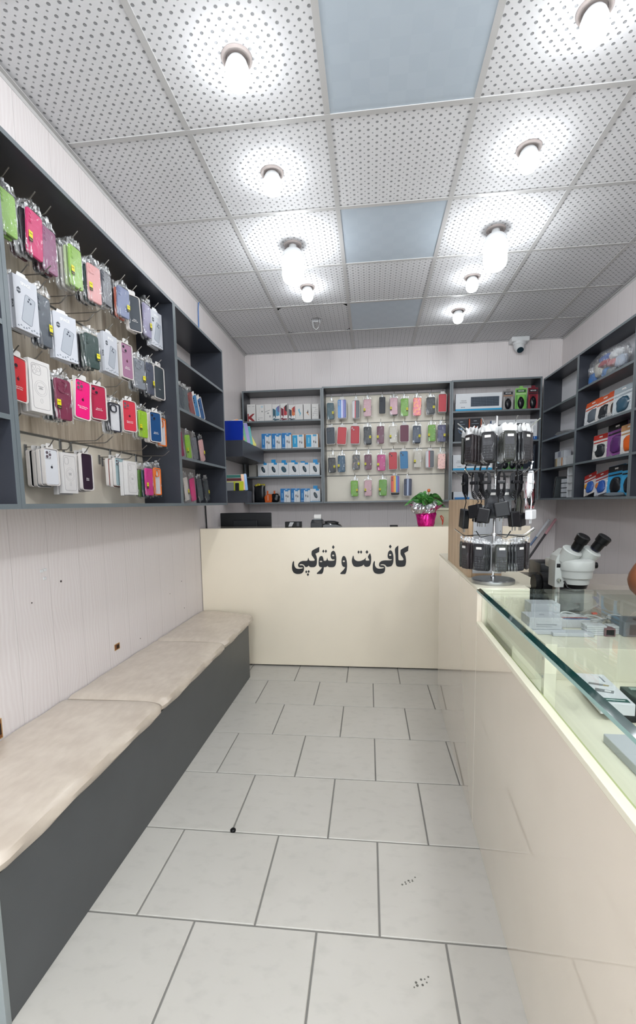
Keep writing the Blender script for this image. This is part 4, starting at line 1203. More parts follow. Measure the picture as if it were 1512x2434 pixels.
# phone cartons, top shelf
PY = 4.79
desc = ['white phone carton with a big red K, first on the top back shelf', 'plain white phone carton with small grey print, right of the red K carton', 'white phone carton with a thin pen drawing on the top back shelf',
        'phone carton printed A10 with blue pictures', 'phone carton printed A02 with red pictures, tallest in its row', 'phone carton printed A01 with orange picture',
        'white phone carton with a pale blue brush stroke', 'white phone carton with a small orange and black picture', 'white phone carton covered in tiny black symbols, last on the top shelf']
for i, (x, zb, w, h) in enumerate(PHONEBOX):
    w -= .002; zs = 2.1365
    t = box_thing('phone_carton', (x, PY, zs), w, .05, h+.012, '#e6e4e1')
    tag(t, desc[i], 'box', 'phone cartons on the top back shelf')
    if i == 0:
        poly(t, 'red_letter', [(-w*.46, .008), (-w*.32, .008), (-w*.32, .034), (.010, .008), (w*.42, .008), (-w*.02, .048), (w*.40, .085), (w*.16, .085), (-w*.32, .056), (-w*.32, .085), (-w*.46, .085)], '#9a2a30')
        flat(t, 'printed_text', -w*.4, -w*.1, h*.93, h*.945, '#8a8a8a'); flat(t, 'printed_text', w*.1, w*.4, h*.93, h*.945, '#8a8a8a')
    elif i == 1:
        flat(t, 'printed_text', -w*.3, w*.3, h*.24, h*.26, '#9a9a9c'); flat(t, 'printed_text', -w*.3, -w*.12, h*.13, h*.17, '#9a9a9c'); flat(t, 'picture', w*.1, w*.36, h*.88, h*.99, '#b9d3e0'); flat(t, 'picture', w*.16, w*.32, h*.6, h*.68, '#8b8d90'); flat(t, 'picture', -w*.05, -w*.03, h*.55, h*.9, '#b9b9b9')
    elif i == 2:
        poly(t, 'picture', [(-w*.45, h*.60), (-w*.44, h*.58), (w*.25, h*.70), (w*.24, h*.72)], '#55565a'); poly(t, 'picture', [(-w*.2, h*.50), (0, h*.56), (w*.1, h*.52), (w*.05, h*.49)], '#6b6c70'); flat(t, 'picture', w*.15, w*.3, h*.25, h*.38, '#9a9a9c')
    elif i in (3, 4, 5):
        c = {3: ['#36606f', '#5aa3cc', '#7a78a8'], 4: ['#7a2438', '#c23b44', '#3b2a30'], 5: ['#3b4652', '#e07a4a', '#a83a3c']}[i]
        poly(t, 'picture', [(-w*.42, h*.08), (-w*.05, h*.12), (-w*.05, h*.72), (-w*.42, h*.82)], c[0])
        poly(t, 'picture', [(-w*.02, h*.30), (w*.42, h*.36), (w*.42, h*.98), (-w*.02, h*.84)], c[1])
        poly(t, 'picture', [(w*.18, h*.62), (w*.44, h*.55), (w*.44, h*1.0), (w*.10, h*.90)], c[2], -.0009)
        poly(t, 'picture', [(-w*.3, h*.05), (w*.42, h*.09), (w*.42, h*.15), (-w*.1, h*.15)], c[0], -.0009)
        obj('lettering', text_mesh({3: 'A10', 4: 'A02', 5: 'A01'}[i], .043, mat('#ffffff', .4), bold=True), t, (0, -.0016, h*.24))
    elif i == 6: poly(t, 'picture', [(-w*.15, h*.72), (w*.05, h*.80), (w*.08, h*.62), (w*.26, h*.48), (w*.05, h*.25), (w*.05, h*.45), (-w*.08, h*.58)], '#7fb9cf')
    elif i == 7:
        poly(t, 'picture', [(w*.0, h*.52), (w*.12, h*.72), (w*.16, h*.50), (w*.10, h*.44)], '#3a3640'); poly(t, 'picture', [(-w*.15, h*.50), (w*.02, h*.55), (w*.22, h*.34), (w*.2, h*.30), (0, h*.44)], '#d9a070')
    else:
        rd = random.Random(5)
        for a in range(4):
            for b in range(5):
                if rd.random() < .75: flat(t, 'symbol', -w*.32+a*w*.18, -w*.32+a*w*.18+w*.09, h*(.3+b*.13), h*(.3+b*.13)+h*.035, '#5d5d60')
# cable cartons
def cable_box(loc, w, h, style, label, grp, d=.04):
    t = box_thing('cable_carton', loc, w-.002, d, h, '#e9edf0' if style < 2 else '#c98f5c')
    tag(t, label, 'box', grp)
    w -= .004
    if style < 2:
        sw = w*.36
        flat(t, 'blue_band', -w/2, -w/2+sw, .0, h*.985, '#2b7fc4'); flat(t, 'blue_band', -w/2+sw, w/2, h*.86, h*.985, '#2f86cc')
        flat(t, 'blue_tab', -w*.02, w*.32, h*.78, h*.87, '#4b97d0', -.0007); flat(t, 'hang_slot', w*.0, w*.2, h*.91, h*.94, '#dcecf6', -.0008)
        x = -w/2+sw/2
        obj('lettering', text_mesh('CABLE', .02, mat('#bcd8ee', .5)), t, (x, -.0010, h*.45), (0, -PI/2, 0)) if False else flat(t, 'printed_band', x-.006, x+.006, h*.3, h*.66, '#7fb4dd', -.0008)
        flat(t, 'printed_band', -w/2, -w/2+sw, h*.07, h*.10, '#cfe2f0', -.0008)
    else:
        flat(t, 'white_face', -w*.46, w*.46, h*.03, h*.97, '#e8ecee'); flat(t, 'blue_band', -w*.46, -w*.06, h*.10, h*.93, '#27a4da', -.0008)
        flat(t, 'printed_band', -w*.3, -w*.2, h*.35, h*.75, '#8fcfe8', -.0010); flat(t, 'blue_tab', w*.06, w*.34, h*.82, h*.96, '#5aaedb', -.0009)
        sw = w*.44
    # the plug pictures
    cx = -w/2+sw+(w-sw)/2
    m = MB()
    for dx, z0, z1, u in ((-.011, .02, .48, 1), (.008, .42, .80, -1)):
        m.box(cx+dx-.0008, cx+dx+.0008, -.0012, -.0004, h*z0, h*z1)
        zc = h*(.45 if u > 0 else .40)
        m.rings([[(cx+dx-.0032, y, zc-h*.07), (cx+dx+.0032, y, zc-h*.07), (cx+dx+.0045, y, zc+h*.01), (cx+dx+.002, y, zc+h*.10), (cx+dx-.002, y, zc+h*.10), (cx+dx-.0045, y, zc+h*.01)] for y in (-.0014, -.0003)])
    m.build('plug_picture', mat('#23252a', .4), t)
    return t
for i, (x, zb, w, h) in enumerate(CABLEBOX):
    cable_box((x, PY, 1.8525), w, h+.014, 0 if i < 3 else 2, ['blue and white cable carton, leftmost of three on the second shelf', 'blue and white cable carton, middle of three on the second shelf', 'blue and white cable carton, rightmost of three on the second shelf',
        'wide light blue cable carton with brown edges, left of the two', 'wide light blue cable carton with brown edges at the right end of the shelf'][i], 'cable cartons on the second back shelf')
for i in range(3):
    x, zb, w, h = LOWBOX[i]
    cable_box((x, PY, 1.3015), w, h-.01, 0, ['blue and white cable carton, leftmost of three on the bottom shelf', 'blue and white cable carton, middle of three on the bottom shelf', 'blue and white cable carton on the bottom shelf beside the mouse carton'][i], 'cable cartons on the bottom back shelf')
def mouse_box(loc, w, h, label, grp, wide=False, tabh=.024, tabx=0):
    t = box_thing('mouse_carton', loc, w-.002, .07, h, '#eceef0'); tag(t, label, 'box', grp)
    flat(t, 'blue_base', -w*.49, w*.49, 0, h*.045, '#4a9fd0')
    MB().slab(tabx, h+tabh/2-.002, .045, tabh, .003, .02, .024, .0004).build('blue_tab', mat('#1e95d6', .35), t)
    flat(t, 'blue_label', w*.06, w*.38, h*.86, h*1.0, '#1e95d6')
    pts = []
    for i in range(18):
        a = 2*PI*i/18; rx, rz = (.017, .036) if not wide else (.024, .036)
        x, z = rx*math.cos(a), rz*math.sin(a)*(1 if math.sin(a) > 0 else .92); s = math.radians(24 if not wide else 32)
        pts.append((.004+x*math.cos(s)-z*math.sin(s)*1, h*.50+x*math.sin(s)+z*math.cos(s)))
    m = MB().rings([[(a, -.0012, b) for a, b in pts], [(a, 0, b) for a, b in pts]], 0)
    m.build('mouse_picture', mat('#2c3840' if not wide else '#3d6476', .25), t)
    ins = [(.004+(a-.004)*.55+.004, h*.5+(b-h*.5)*.6) for a, b in pts]
    MB().rings([[(a, -.0016, b) for a, b in ins], [(a, -.0012, b) for a, b in ins]]).build('mouse_picture', mat('#52646e', .25), t)
    flat(t, 'printed_text', -w*.32, w*.22, h*.105, h*.125, '#8a8d90'); flat(t, 'printed_text', w*.28, w*.36, h*.10, h*.13, '#8a8d90')
    return t
for i, (x, zb, w, h) in enumerate(MOUSEBOX):
    mouse_box((x, PY-.01, 1.5725), w, h, '%s white mouse carton with blue tab, third back shelf%s' % (ORD[i], ' (wider mouse picture)' if i == 2 else ' counted from the left'), 'mouse cartons on the third back shelf', i == 2, .020+.006*((i*3) % 4), (-.008, 0, .0, -.008, -.016, .005)[i])
x, zb, w, h = LOWBOX[3]
mouse_box((x, PY-.01, 1.3015), w, h-.012, 'single white mouse carton at the right end of the bottom back shelf', 'mouse carton on the bottom back shelf', False, .036)
x, zb, w, h = LOWBOX[6]
t = tag(box_thing('plain_carton', (x+.015, 4.83, 1.5725), .080, .09, .128, '#cfccc4'), 'plain grey-white carton at the left end of the third back shelf', 'box')
flat(t, 'printed_text', -.03, .02, .02, .022, '#9a9a98')

# black bag and orange pouch
def soft_blob(name, parent, cx, cy, cz, sx, sy, sz, m, seed=0, n=18, rough=.1, flatb=True):
    rd = random.Random(seed); ph = [rd.uniform(0, 6) for _ in range(6)]
    rg = []
    for i in range(n+1):
        v = -PI/2+PI*i/n
        row = []
        for j in range(24):
            a = 2*PI*j/24
            k = 1+rough*(math.sin(3*a+ph[0]+4*v)+.7*math.sin(5*a-ph[1]+7*v)+.5*math.sin(9*a+ph[2]-5*v))/2
            cv = math.copysign(abs(math.cos(v))**.55, math.cos(v)); sv = math.copysign(abs(math.sin(v))**.8, math.sin(v))
            z = cz+sz*sv*(1+.3*rough*math.sin(4*a+ph[3]))
            row.append((cx+sx*cv*math.cos(a)*k, cy+sy*cv*math.sin(a)*k, max(z, cz-sz) if flatb else z))
        rg.append(row)
    return MB().rings(rg).build(name, m, parent, True)
t = tag(empty('black_bag', (-1.175, 4.79, 1.3015)), 'black plastic bag with yellow top on the bottom back shelf', 'bag')
m = MB(); rg = []
for z, w, d in ((0, .050, .03), (.01, .055, .036), (.10, .056, .036), (.155, .058, .034), (.178, .062, .028)):
    rg.append([(w*math.copysign(abs(math.cos(a))**.5, math.cos(a))+.004*math.sin(5*a+z*60), .035+d*math.copysign(abs(math.sin(a))**.6, math.sin(a)), z+(.006*math.sin(4*a) if z > .16 else 0)) for a in [2*PI*j/24 for j in range(24)]])
m.rings(rg, 0, (True, False)).build('bag_body', mat('#16181b', .25), t, True)
m = MB()
for i, (x, z, s) in enumerate(((-.035, .180, .018), (-.01, .190, .020), (.022, .182, .018), (.045, .186, .014))):
    m.rings([[(x+s*math.cos(a)*.9, .035+s*math.sin(a)*.5, z+h_+.003*math.sin(3*a+i)) for a in [2*PI*j/10 for j in range(10)]] for h_ in (-.014, .0, .010)])
m.build('yellow_wrap', mat('#c9b81c', .3), t, True)
t = tag(empty('headset_pouch', (-1.04, 4.79, 1.3015)), 'orange and black headset pack lying on the bottom back shelf', 'box')
m = MB()
m.rings([[(x, y, z) for x, z in ((-.072, 0), (-.005, 0), (.004, .035), (.0, .085), (-.05, .09), (-.078, .055))] for y in (0, .03)]); m.build('orange_wrap', mat('#d4601e', .35), t)
MB().slab(-.046, .105, .017, .035, .004, .01, .016, .001).build('strap_end', mat('#d4601e', .35), t); MB().slab(.028, .105, .017, .035, .004, .01, .016, .001).build('strap_end', mat('#d4601e', .35), t)
soft_blob('black_pouch', t, .034, .022, .046, .046, .022, .046, mat('#15171a', .2), 4)
for i in range(4): flat(t, 'letter', -.044, -.036, .022+i*.014, .030+i*.014, '#efe6dd', -.0007)

# unit C
UY = 4.79
def keyboard_box(x, z, w, h, label, full=True):
    t = box_thing('keyboard_carton', (x, UY, z), w, .035, h, '#e8ebee'); tag(t, label, 'box', 'keyboard cartons')
    MB().box(-w/2-.0003, w/2+.0003, -.0008, .0355, 0, h*.15).build('blue_band', mat('#2aa9dc', .35), t)
    kx0, kx1, kz0, kz1 = -w*.17, w*.44, h*.27, h*.80
    flat(t, 'keyboard_picture', kx0, kx1, kz0, kz1, '#2a3440')
    m = MB(); nx, nz = 19, 6; cw = (kx1-kx0)/nx; ch = (kz1-kz0)/nz
    for a in range(nx):
        for b in range(nz):
            if b == 0 and 4 <= a <= 8 and a != 4: continue
            m.box(kx0+a*cw+cw*.14, kx0+a*cw+cw*(.86 if not (b == 0 and a == 4) else 4.8), -.0010, -.0004, kz0+b*ch+ch*.16, kz0+b*ch+ch*.84)
    m.build('key_picture', mat('#5a6674', .4), t)
    obj('lettering', text_mesh('WIRELESS', .013, mat('#4a4e54', .5)), t, (-w*.33, -.0006, h*.60))
    obj('lettering', text_mesh('KEYBOARD', .013, mat('#4a4e54', .5)), t, (-w*.33, -.0006, h*.50))
    for i in range(3): flat(t, 'symbol', -w*.38+i*.014, -w*.38+i*.014+.007, h*.22, h*.27, '#6a6e74')
    return t
def m3(name): 
    return
def mouse_blister(x, z, w, h, cols, label):
    t = tag(empty('mouse_blister', (x, UY, z)), label, 'mouse', 'blister-packed mice')
    MB().slab(0, h*.46, w-.004, h*.92, .004, .012, .016, .0005).build('card', mat(cols[0], .4), t)
    MB().slab(0, h*.96, .035, h*.10, .004, .012, .015, .0005).build('hang_tab', mat(cols[0], .4), t)
    MB().box(-w*.40, w*.40, .0112, .012, h*.74, h*.86).build('title_band', mat(cols[1], .4), t)
    obj('lettering', text_mesh('MOUSE', .016, mat('#e8e8ea', .4), bold=True), t, (0, .0108, h*.80))
    MB().box(-w*.40, w*.40, .0112, .012, h*.66, h*.71).build('title_band', mat(cols[2], .4), t)
    # the mouse
    rg = []
    for i in range(13):
        v = i/12; zz = h*.04+v*h*.52; r = .031*math.sin(PI*min(.97, max(.03, v)))**.5
        rg.append([(r*math.cos(a), .012-.022*max(0, math.sin(a))*math.sin(PI*v)**.5-.001, zz) for a in [2*PI*j/20 for j in range(20)]])
    MB().rings(rg).build('mouse', mat('#1b1d22', .18), t, True)
    MB().cham(-.002, .002, -.0105, -.006, h*.38, h*.46, .001).build('scroll_wheel', mat('#4a4c52', .4), t)
    m = MB().frame(0, h*.32, w*.84, h*.62, .01, .0018, -.012, .012); m.build('blister', TEAR, t, True)
    MB().box(-w*.42, -w*.30, .0105, .012, h*.02, h*.62).build('side_band', mat(cols[3], .4), t)
    MB().box(w*.30, w*.42, .0105, .012, h*.02, h*.62).build('side_band', mat(cols[3], .4), t)
    return t
x, zb, w, h = UNITC[0]
keyboard_box(x, 2.1625, w-.004, h, 'long white keyboard carton with blue base on the top shelf')
mouse_blister(UNITC[1][0], 2.1625, .104, .205, ('#8d8a88', '#25262a', '#a8795c', '#b9b7b4'), 'grey and black blister pack with a black mouse')
mouse_blister(UNITC[2][0], 2.1625, .112, .225, ('#8fcf6a', '#2f5a32', '#b9dca0', '#5fae4a'), 'green blister pack with a black mouse on the top shelf')
mouse_blister(UNITC[3][0]-.009, 2.1625, .098, .225, ('#7a2230', '#1e1f24', '#3a2228', '#b02838'), 'red and black blister pack with a black mouse')
def dark_box(x, z, w, h, c, acc, label, d=.05):
    t = box_thing('headset_carton', (x, UY, z), w, d, h, c); tag(t, label, 'box', 'dark headset cartons')
    flat(t, 'printed_text', -.014, .014, h*.88, h*.90, '#b9c3cc'); flat(t, 'printed_text', -.034, .034, h*.77, h*.785, '#8fa3b4')
    m = MB().frame(0, h*.52, .05, .06, .024, .006, -.001, 0, 0, 7); m.build('headset_picture', mat(acc, .3), t)
    MB().disc(0, h*.56, .012, -.0012, 0).build('headset_picture', mat('#9fc3dc' if acc != '#d05a34' else '#454b55', .3), t)
    if acc == '#d05a34':
        flat(t, 'orange_band', -w*.49, -w*.40, h*.2, h*.98, '#c05a34'); flat(t, 'orange_band', w*.42, w*.49, h*.6, h*.98, '#c05a34')
    return t
dark_box(.895, 1.8685, .130, .222, '#232b35', '#3f6288', 'dark carton with blue headset picture on the second shelf')
dark_box(1.028, 1.8685, .126, .228, '#26272d', '#d05a34', 'dark carton with orange stripes right of the blue headset one')
x, zb, w, h = UNITC[6]
t = box_thing('keyboard_carton', (x, UY, 1.8685), w, .05, h+.02, '#e2e5e8'); tag(t, 'white carton with a slim keyboard picture and blue base on the second shelf', 'box', 'keyboard cartons')
MB().box(-w/2-.0003, w/2+.0003, -.0008, .0505, 0, .038).build('blue_band', mat('#1f6ab8', .35), t)
MB().box(-w/2-.0006, -w/2, 0, .05, .038, h+.02).build('side_face', mat('#2f78c0', .35), t)
poly(t, 'keyboard_picture', [(-w*.46, h*.80), (-w*.44, h*.84), (-w*.40, h*.86), (w*.19, h*.93), (w*.22, h*.90), (w*.22, h*.66), (w*.16, h*.66), (w*.16, h*.78)], '#33383e')
obj('lettering', text_mesh('KEYS', .018, mat('#8a8f96', .4), bold=True), t, (w*.36, -.0006, h*.95))
for i in range(5): flat(t, 'printed_text', w*.34, w*.44, h*(.45+.07*i), h*(.46+.07*i), '#a0a4aa')
x, zb, w, h = UNITC3[0]
keyboard_box(1.01, 1.5895, .38, .155, 'white keyboard carton with blue base on the third shelf, half hidden by hanging phone shells')
dark_box(1.260, 1.5895, .07, .13, '#1d1f24', '#3a3d44', 'small black carton on the third shelf behind the spinner')
for x, lab in ((1.305, 'left'), (1.375, 'middle'), (1.444, 'right')):
    mouse_blister(x+.02, 1.5895, .066, .15, ('#6fbf55', '#2f5a32', '#b9dca0', '#4fa040'), 'narrow green mouse blister on the third shelf, %s of three' % lab)
dark_box(1.553, 1.5895, .105, .235, '#1b2533', '#2f4a6c', 'tall dark blue carton at the right end of the third shelf')
t = box_thing('paper_box', (.93, UY, 1.3035), .20, .12, .075, '#dfe3e8'); tag(t, 'white flat box on the bottom shelf behind the chargers', 'box')
t = box_thing('paper_box', (.91, UY-.03, 1.3035), .14, .03, .020, '#2f7ec0'); tag(t, 'flat blue box on the bottom shelf behind the chargers', 'box')
t = box_thing('paper_box', (1.30, UY, 1.3035), .22, .10, .095, '#d4d8de'); tag(t, 'pale box in the middle of the bottom shelf behind the white charger', 'box')

# ================================================================ CORNER BOXES: FOLDERS AND NOTEBOOKS
def folder(x, y, z, w, h, rz, lean, tilt, col, label, th=.008, group='plastic folders on the corner shelf'):
    t = empty('plastic_folder', (x, y, z), rot=(lean, tilt, rz))
    MB().slab(0, h/2, w, h, .006, 0, th, .0008).build('cover', mat(col, .18, 0, .7), t, True)
    MB().box(-w/2+.004, w/2-.004, .002, th-.002, h, h+.003).build('pages', mat('#e8e6e2', .6), t)
    return tag(t, label, 'folder', group)
Z0 = 1.8405
folder(-1.215, 3.976, Z0, .215, .175, math.radians(4), math.radians(-6), 0, '#0f2f9a', 'large glossy royal blue folder on the boxed corner shelf', .02)
folder(-1.135, 4.043, Z0+.006, .06, .19, math.radians(30), math.radians(-6), math.radians(-16), '#e8902a', 'orange folder leaning beside the royal blue one')
folder(-1.14, 4.135, Z0+.006, .06, .20, math.radians(30), math.radians(-6), math.radians(-9), '#5fb87a', 'green folder behind the orange one')
folder(-1.135, 4.235, Z0+.006, .06, .185, math.radians(30), math.radians(-6), math.radians(-7), '#8a84c4', 'lilac folder on the corner shelf')
folder(-1.14, 4.345, Z0+.006, .06, .175, math.radians(30), math.radians(-6), math.radians(-6), '#2fa8a8', 'turquoise folder on the corner shelf')
folder(-1.13, 4.475, Z0+.008, .05, .12, math.radians(30), math.radians(-6), math.radians(-26), '#e0d82c', 'yellow folder leaning last on the corner shelf')
Z0 = 1.4105
GN = 'notebooks on the low corner shelf'
folder(-1.245, 4.13, Z0, .16, .145, 0, math.radians(-5), 0, '#3f8a80', 'green-blue marbled notebook at the back of the low corner shelf', .012, GN)
folder(-1.250, 4.115, Z0, .15, .115, 0, math.radians(-5), 0, '#6a2f36', 'dark red notebook in front of the green one', .01, GN)
folder(-1.235, 4.100, Z0, .17, .085, 0, math.radians(-5), 0, '#d4dc3a', 'yellow-green notebook on the low corner shelf', .01, GN)
folder(-1.280, 4.086, Z0, .085, .075, 0, math.radians(-4), 0, '#8c9094', 'grey clear pack of pens in front of the notebooks', .008, GN)
folder(-1.205, 4.086, Z0, .035, .070, 0, math.radians(-4), 0, '#1c1d20', 'small black notebook in front of the yellow-green one', .008, GN)
folder(-1.155, 4.13, Z0+.004, .028, .145, math.radians(20), math.radians(-4), math.radians(-4), '#e8a05a', 'orange notebook edge on the low corner shelf', .008, GN)
folder(-1.138, 4.16, Z0+.004, .028, .15, math.radians(20), math.radians(-4), math.radians(-4), '#2a8ad0', 'bright blue notebook at the right end of the low corner shelf', .008, GN)

# ================================================================ ON THE DESK
t = tag(empty('computer_monitor', (-1.08, 3.90, .7505)), 'black computer monitor seen from behind over the front desk', 'monitor')
MB().cham(-.225, .225, -.018, .018, .17, .462, .006).build('screen_housing', mat('#14171a', .3), t)
MB().cham(-.11, .11, -.035, -.0185, .22, .40, .008).build('rear_cover', mat('#181b1e', .4), t)
MB().cham(-.03, .03, -.02, .0, .02, .169, .004).build('stand_neck', BLACK, t)
MB().cham(-.11, .11, -.08, .08, 0, .018, .004).build('stand_base', BLACK, t)
t = tag(empty('sticker_box', (-.615, 3.60, 1.1005)), 'small black box with a silver stripe on the front desk', 'box')
MB().cham(-.065, .065, 0, .06, 0, .042, .003).build('box_body', BLACK, t)
poly(t, 'silver_stripe', [(-.038, .004), (-.010, .004), (.008, .038), (-.024, .038)], '#b9babb')
MB().cham(.030, .050, -.001, 0, .006, .036, .0003).build('window', mat('#3f4145', .2), t)
t = tag(empty('card_terminal', (-.425, 3.60, 1.1005)), 'black payment terminal with a white paper roll on the front desk', 'card reader')
m = MB(); m.rings([[(x, y, z) for y, z in ((-.03, 0), (.15, 0), (.15, .040), (.06, .055), (-.03, .030))] for x in (-.045, .045)]); m.build('terminal_body', mat('#24272a', .3), t)
m = MB().cyl((-.028, .085, .070), (.028, .085, .070), .026, n=24); m.build('paper_roll', mat('#e9e7e3', .7), t, True)
MB().cham(-.032, .032, .05, .12, .045, .062, .004).build('roll_cover', mat('#6d7275', .3), t)
t = tag(empty('desk_phone', (-.313, 3.63, 1.1005)), 'low black glossy device beside the payment terminal', 'phone')
m = MB(); m.rings([[(x, y, z*k) for x, z in ((-.06, .0), (.085, .0), (.075, .012), (.04, .026), (-.045, .030), (-.062, .02))] for y, k in ((-.04, .6), (-.03, 1), (.05, 1.1), (.07, .7))]); m.build('body', BLACKG, t, True)
m = MB().tube([(-.05, -.01, .036), (-.02, -.012, .040), (.03, -.012, .038), (.06, -.01, .028)], [.009, .007, .007, .009], 10); m.build('handset', BLACK, t, True)
tag(MB().cham(-.03, .03, 0, .04, 0, .008, .001).build('flat_case', BLACK, None, False, (.178, 3.60, 1.1005)), 'flat black object lying on the front desk left of the plant', 'case')

# potted plant (leaf blades are turned at different angles)
t = tag(empty('potted_plant', (.424, 3.63, 1.1005)), 'green leafy plant in crinkled magenta foil with silver collar on the front desk', 'plant')
FOILP = pattern_mat('magenta_foil', '#c4147a', '#e02a94', 25, .5)
FOILP.node_tree.nodes['Principled BSDF'].inputs['Metallic'].default_value = .65; FOILP.node_tree.nodes['Principled BSDF'].inputs['Roughness'].default_value = .18
SILV = mat('#d9dbdc', .14, .95)
def crumple(profile, seed, amp, n=56, lobe=0):
    rd = random.Random(seed); ph = [rd.uniform(0, 6.28) for _ in range(8)]; rg = []
    for i, (r, z) in enumerate(profile):
        row = []
        for j in range(n):
            a = 2*PI*j/n; k = i/(len(profile)-1)
            f = amp*(math.sin(7*a+ph[0]+i*.9)+.8*math.sin(13*a+ph[1]-i*1.3)+.6*math.sin(23*a+ph[2]+i*2.1))
            lb = lobe*k*k*(math.cos(2*a)*.9+.35*math.sin(3*a+ph[4]))
            row.append(((r+f*r+lb*.5)*math.cos(a), (r+f*r+lb*.3)*math.sin(a), z+lb+f*.3*r))
        rg.append(row)
    return rg
MB().rings(crumple([(.058, 0), (.062, .01), (.068, .05), (.074, .085), (.070, .10), (.082, .115), (.105, .132), (.125, .150)], 3, .035, 64, .022), 0, (True, False)).build('foil_wrap', FOILP, t, True)
g_ = crumple([(.040, .098), (.058, .096), (.074, .104), (.086, .120), (.094, .138), (.086, .160), (.066, .178)], 9, .085, 46, .022)
MB().rings(g_, 0, (False, False)).build('silver_collar', SILV, t, False, (-.022, -.030, -.004))
MB().lathe([(.05, .10), (.055, .115), (.001, .12)], n=24).build('soil', mat('#3a2c22', .9), t, True)
LEAF = pattern_mat('plant_leaf', '#2f6a2c', '#5b9a4c', 30, .5)
def leaf(L, Wd, base, ang, elev, curl, seed):
    n = 10; m = MB(); vs = []; d = Vector((math.cos(ang)*math.cos(elev), math.sin(ang)*math.cos(elev), math.sin(elev))); s = Vector((-math.sin(ang), math.cos(ang), 0)); upv = s.cross(d)*-1
    if upv.z < 0: upv = -upv
    ro = math.radians((38, -42, 55, -30)[seed % 4]); s = s*math.cos(ro)+Vector((0, 0, 1))*math.sin(ro)*(1 if math.cos(ang) > 0 else -1)*.9
    b = Vector(base)
    for i in range(n+1):
        v = i/n; wd = Wd*math.sin(PI*v**.75)**.8 if 0 < v < 1 else 0
        c = b+d*L*v-Vector((0, 0, 1))*curl*v*v*L
        for q in (-1, -.5, 0, .5, 1): vs.append(tuple(c+s*wd*q+upv*(abs(q)*wd*.35)))
    fs = []
    for i in range(n):
        for q in range(4): a = i*5+q; fs.append((a, a+1, a+6, a+5))
    m.add(vs, fs); o2 = len(m.v)
    m.add([(x, y, z-.0008) for x, y, z in vs], [tuple(reversed(f)) for f in fs])
    return m
rd = random.Random(11)
for i, (a, e, L, wd, bz, c) in enumerate([(180, 22, .16, .036, .175, .5), (195, 40, .13, .034, .19, .5), (150, 50, .12, .034, .20, .6), (10, 42, .16, .044, .195, .8), (-10, 12, .13, .040, .165, .4), (-35, 30, .11, .038, .18, .7), (250, 20, .08, .03, .165, .5), (290, 25, .09, .032, .17, .6), (60, 50, .08, .028, .20, .4), (225, 45, .08, .028, .19, .5), (110, 65, .07, .022, .22, .3), (10, 62, .10, .026, .21, .9), (270, 55, .07, .028, .19, .7), (330, 40, .1, .03, .18, .8)]):
    leaf(L, wd, (.018*math.cos(math.radians(a)), .018*math.sin(math.radians(a)), bz), math.radians(a), math.radians(e), c, i).build('leaf', LEAF, t, True)
m = MB()
for i in range(7):
    a = i*.9; m.tube([(0, 0, .115), (.008*math.cos(a), .008*math.sin(a), .15), (.018*math.cos(a), .018*math.sin(a), .21)], .0025, 6)
m.build('stem', mat('#5d8a3c', .5), t, True)
m = MB()
for i in range(6):
    a = i*PI/3; m.rings([[(.010*math.cos(a+b)*k+.004*math.cos(a), .010*math.sin(a+b)*k+.004*math.sin(a), z) for b in [2*PI*q/8 for q in range(8)]] for k, z in ((.4, .258), (.9, .268), (.5, .282))])
m.build('flower', mat('#d8703c', .4), t, True, (.02, 0, 0))
MB().tube([(.02, 0, .20), (.02, 0, .262)], .003, 6).build('flower_stem', mat('#5d8a3c', .5), t, True)
t = tag(empty('hand_tool', (.536, 3.65, 1.1005)), 'red plastic handled tool right of the foil-wrapped plant', 'tool')
MB().tube([(0, 0, .075), (.01, 0, .05), (.018, 0, .03), (.016, 0, .005)], .004, 8).build('handle', mat('#c8402c', .4), t, True)
MB().tube([(.006, .004, .078), (.022, .004, .060), (.022, .004, .03), (.018, .004, .015)], .0035, 8).build('handle', mat('#c8402c', .4), t, True)
t = tag(box_thing('beige_box', (.70, 4.25, .751), .26, .14, .455, '#c9c4a8'), 'beige box behind the plant beside the wooden stand', 'box')
MB().cham(-.14, .14, -.01, .15, .455, .475, .002).build('lid', mat('#d6d2b8', .4), t)
# ================================================================ COUNTER (slightly turned from the room axis)
CA = .0270
def cw(u, v, z=0):          # counter coordinates -> world
    return (.402+u*math.cos(CA)+v*math.sin(CA), 1.775-u*math.sin(CA)+v*math.cos(CA), z)
t = tag(empty('sales_counter', (.402, 1.775, 0), -CA), 'glossy cream counter along the right of the aisle, with a raised end by the desk', 'counter')
MB().cham(0, .018, .001, 1.20, .0, .9455, .001).build('front_panel', CREAM, t)
MB().cham(0, .018, -2.7, -.001, .0, .8135, .001).build('front_panel', CREAM, t)
MB().cham(0, .19, .001, 1.20, .946, .957, .001).build('top_board', CREAM2, t)
MB().cham(.0185, .19, .001, .018, .0, .9455, .001).build('end_panel', CREAM2, t)
MB().cham(.0185, .19, 1.182, 1.20, .0, .9455, .001).build('end_panel', CREAM2, t)
MB().cham(-.001, .018, -2.7, -.0012, .814, .828, .001).build('ledge', CREAM2, t)
GREENC = laminate('cream_under_glass', '#cecbb8', .3, 0, .02)
MB().box(.0185, .034, -2.7, -.0012, .742, .812).build('track', laminate('olive_track', '#a3a878', .4), t)
t = tag(empty('glass_display_case', (.402, 1.775, 0), -CA), 'glass-topped display case in the foreground counter on the right', 'display case')
CWD = .70
MB().box(.036, CWD, -2.7, -.34, .722, .742).build('case_floor', GREENC, t)
MB().box(.036, CWD, -.34, -.0015, .826, .842).build('upper_shelf', GREENC, t)
MB().cham(.036, CWD, -.352, -.3405, .742, .8435, .001).build('shelf_front', GREENC, t)
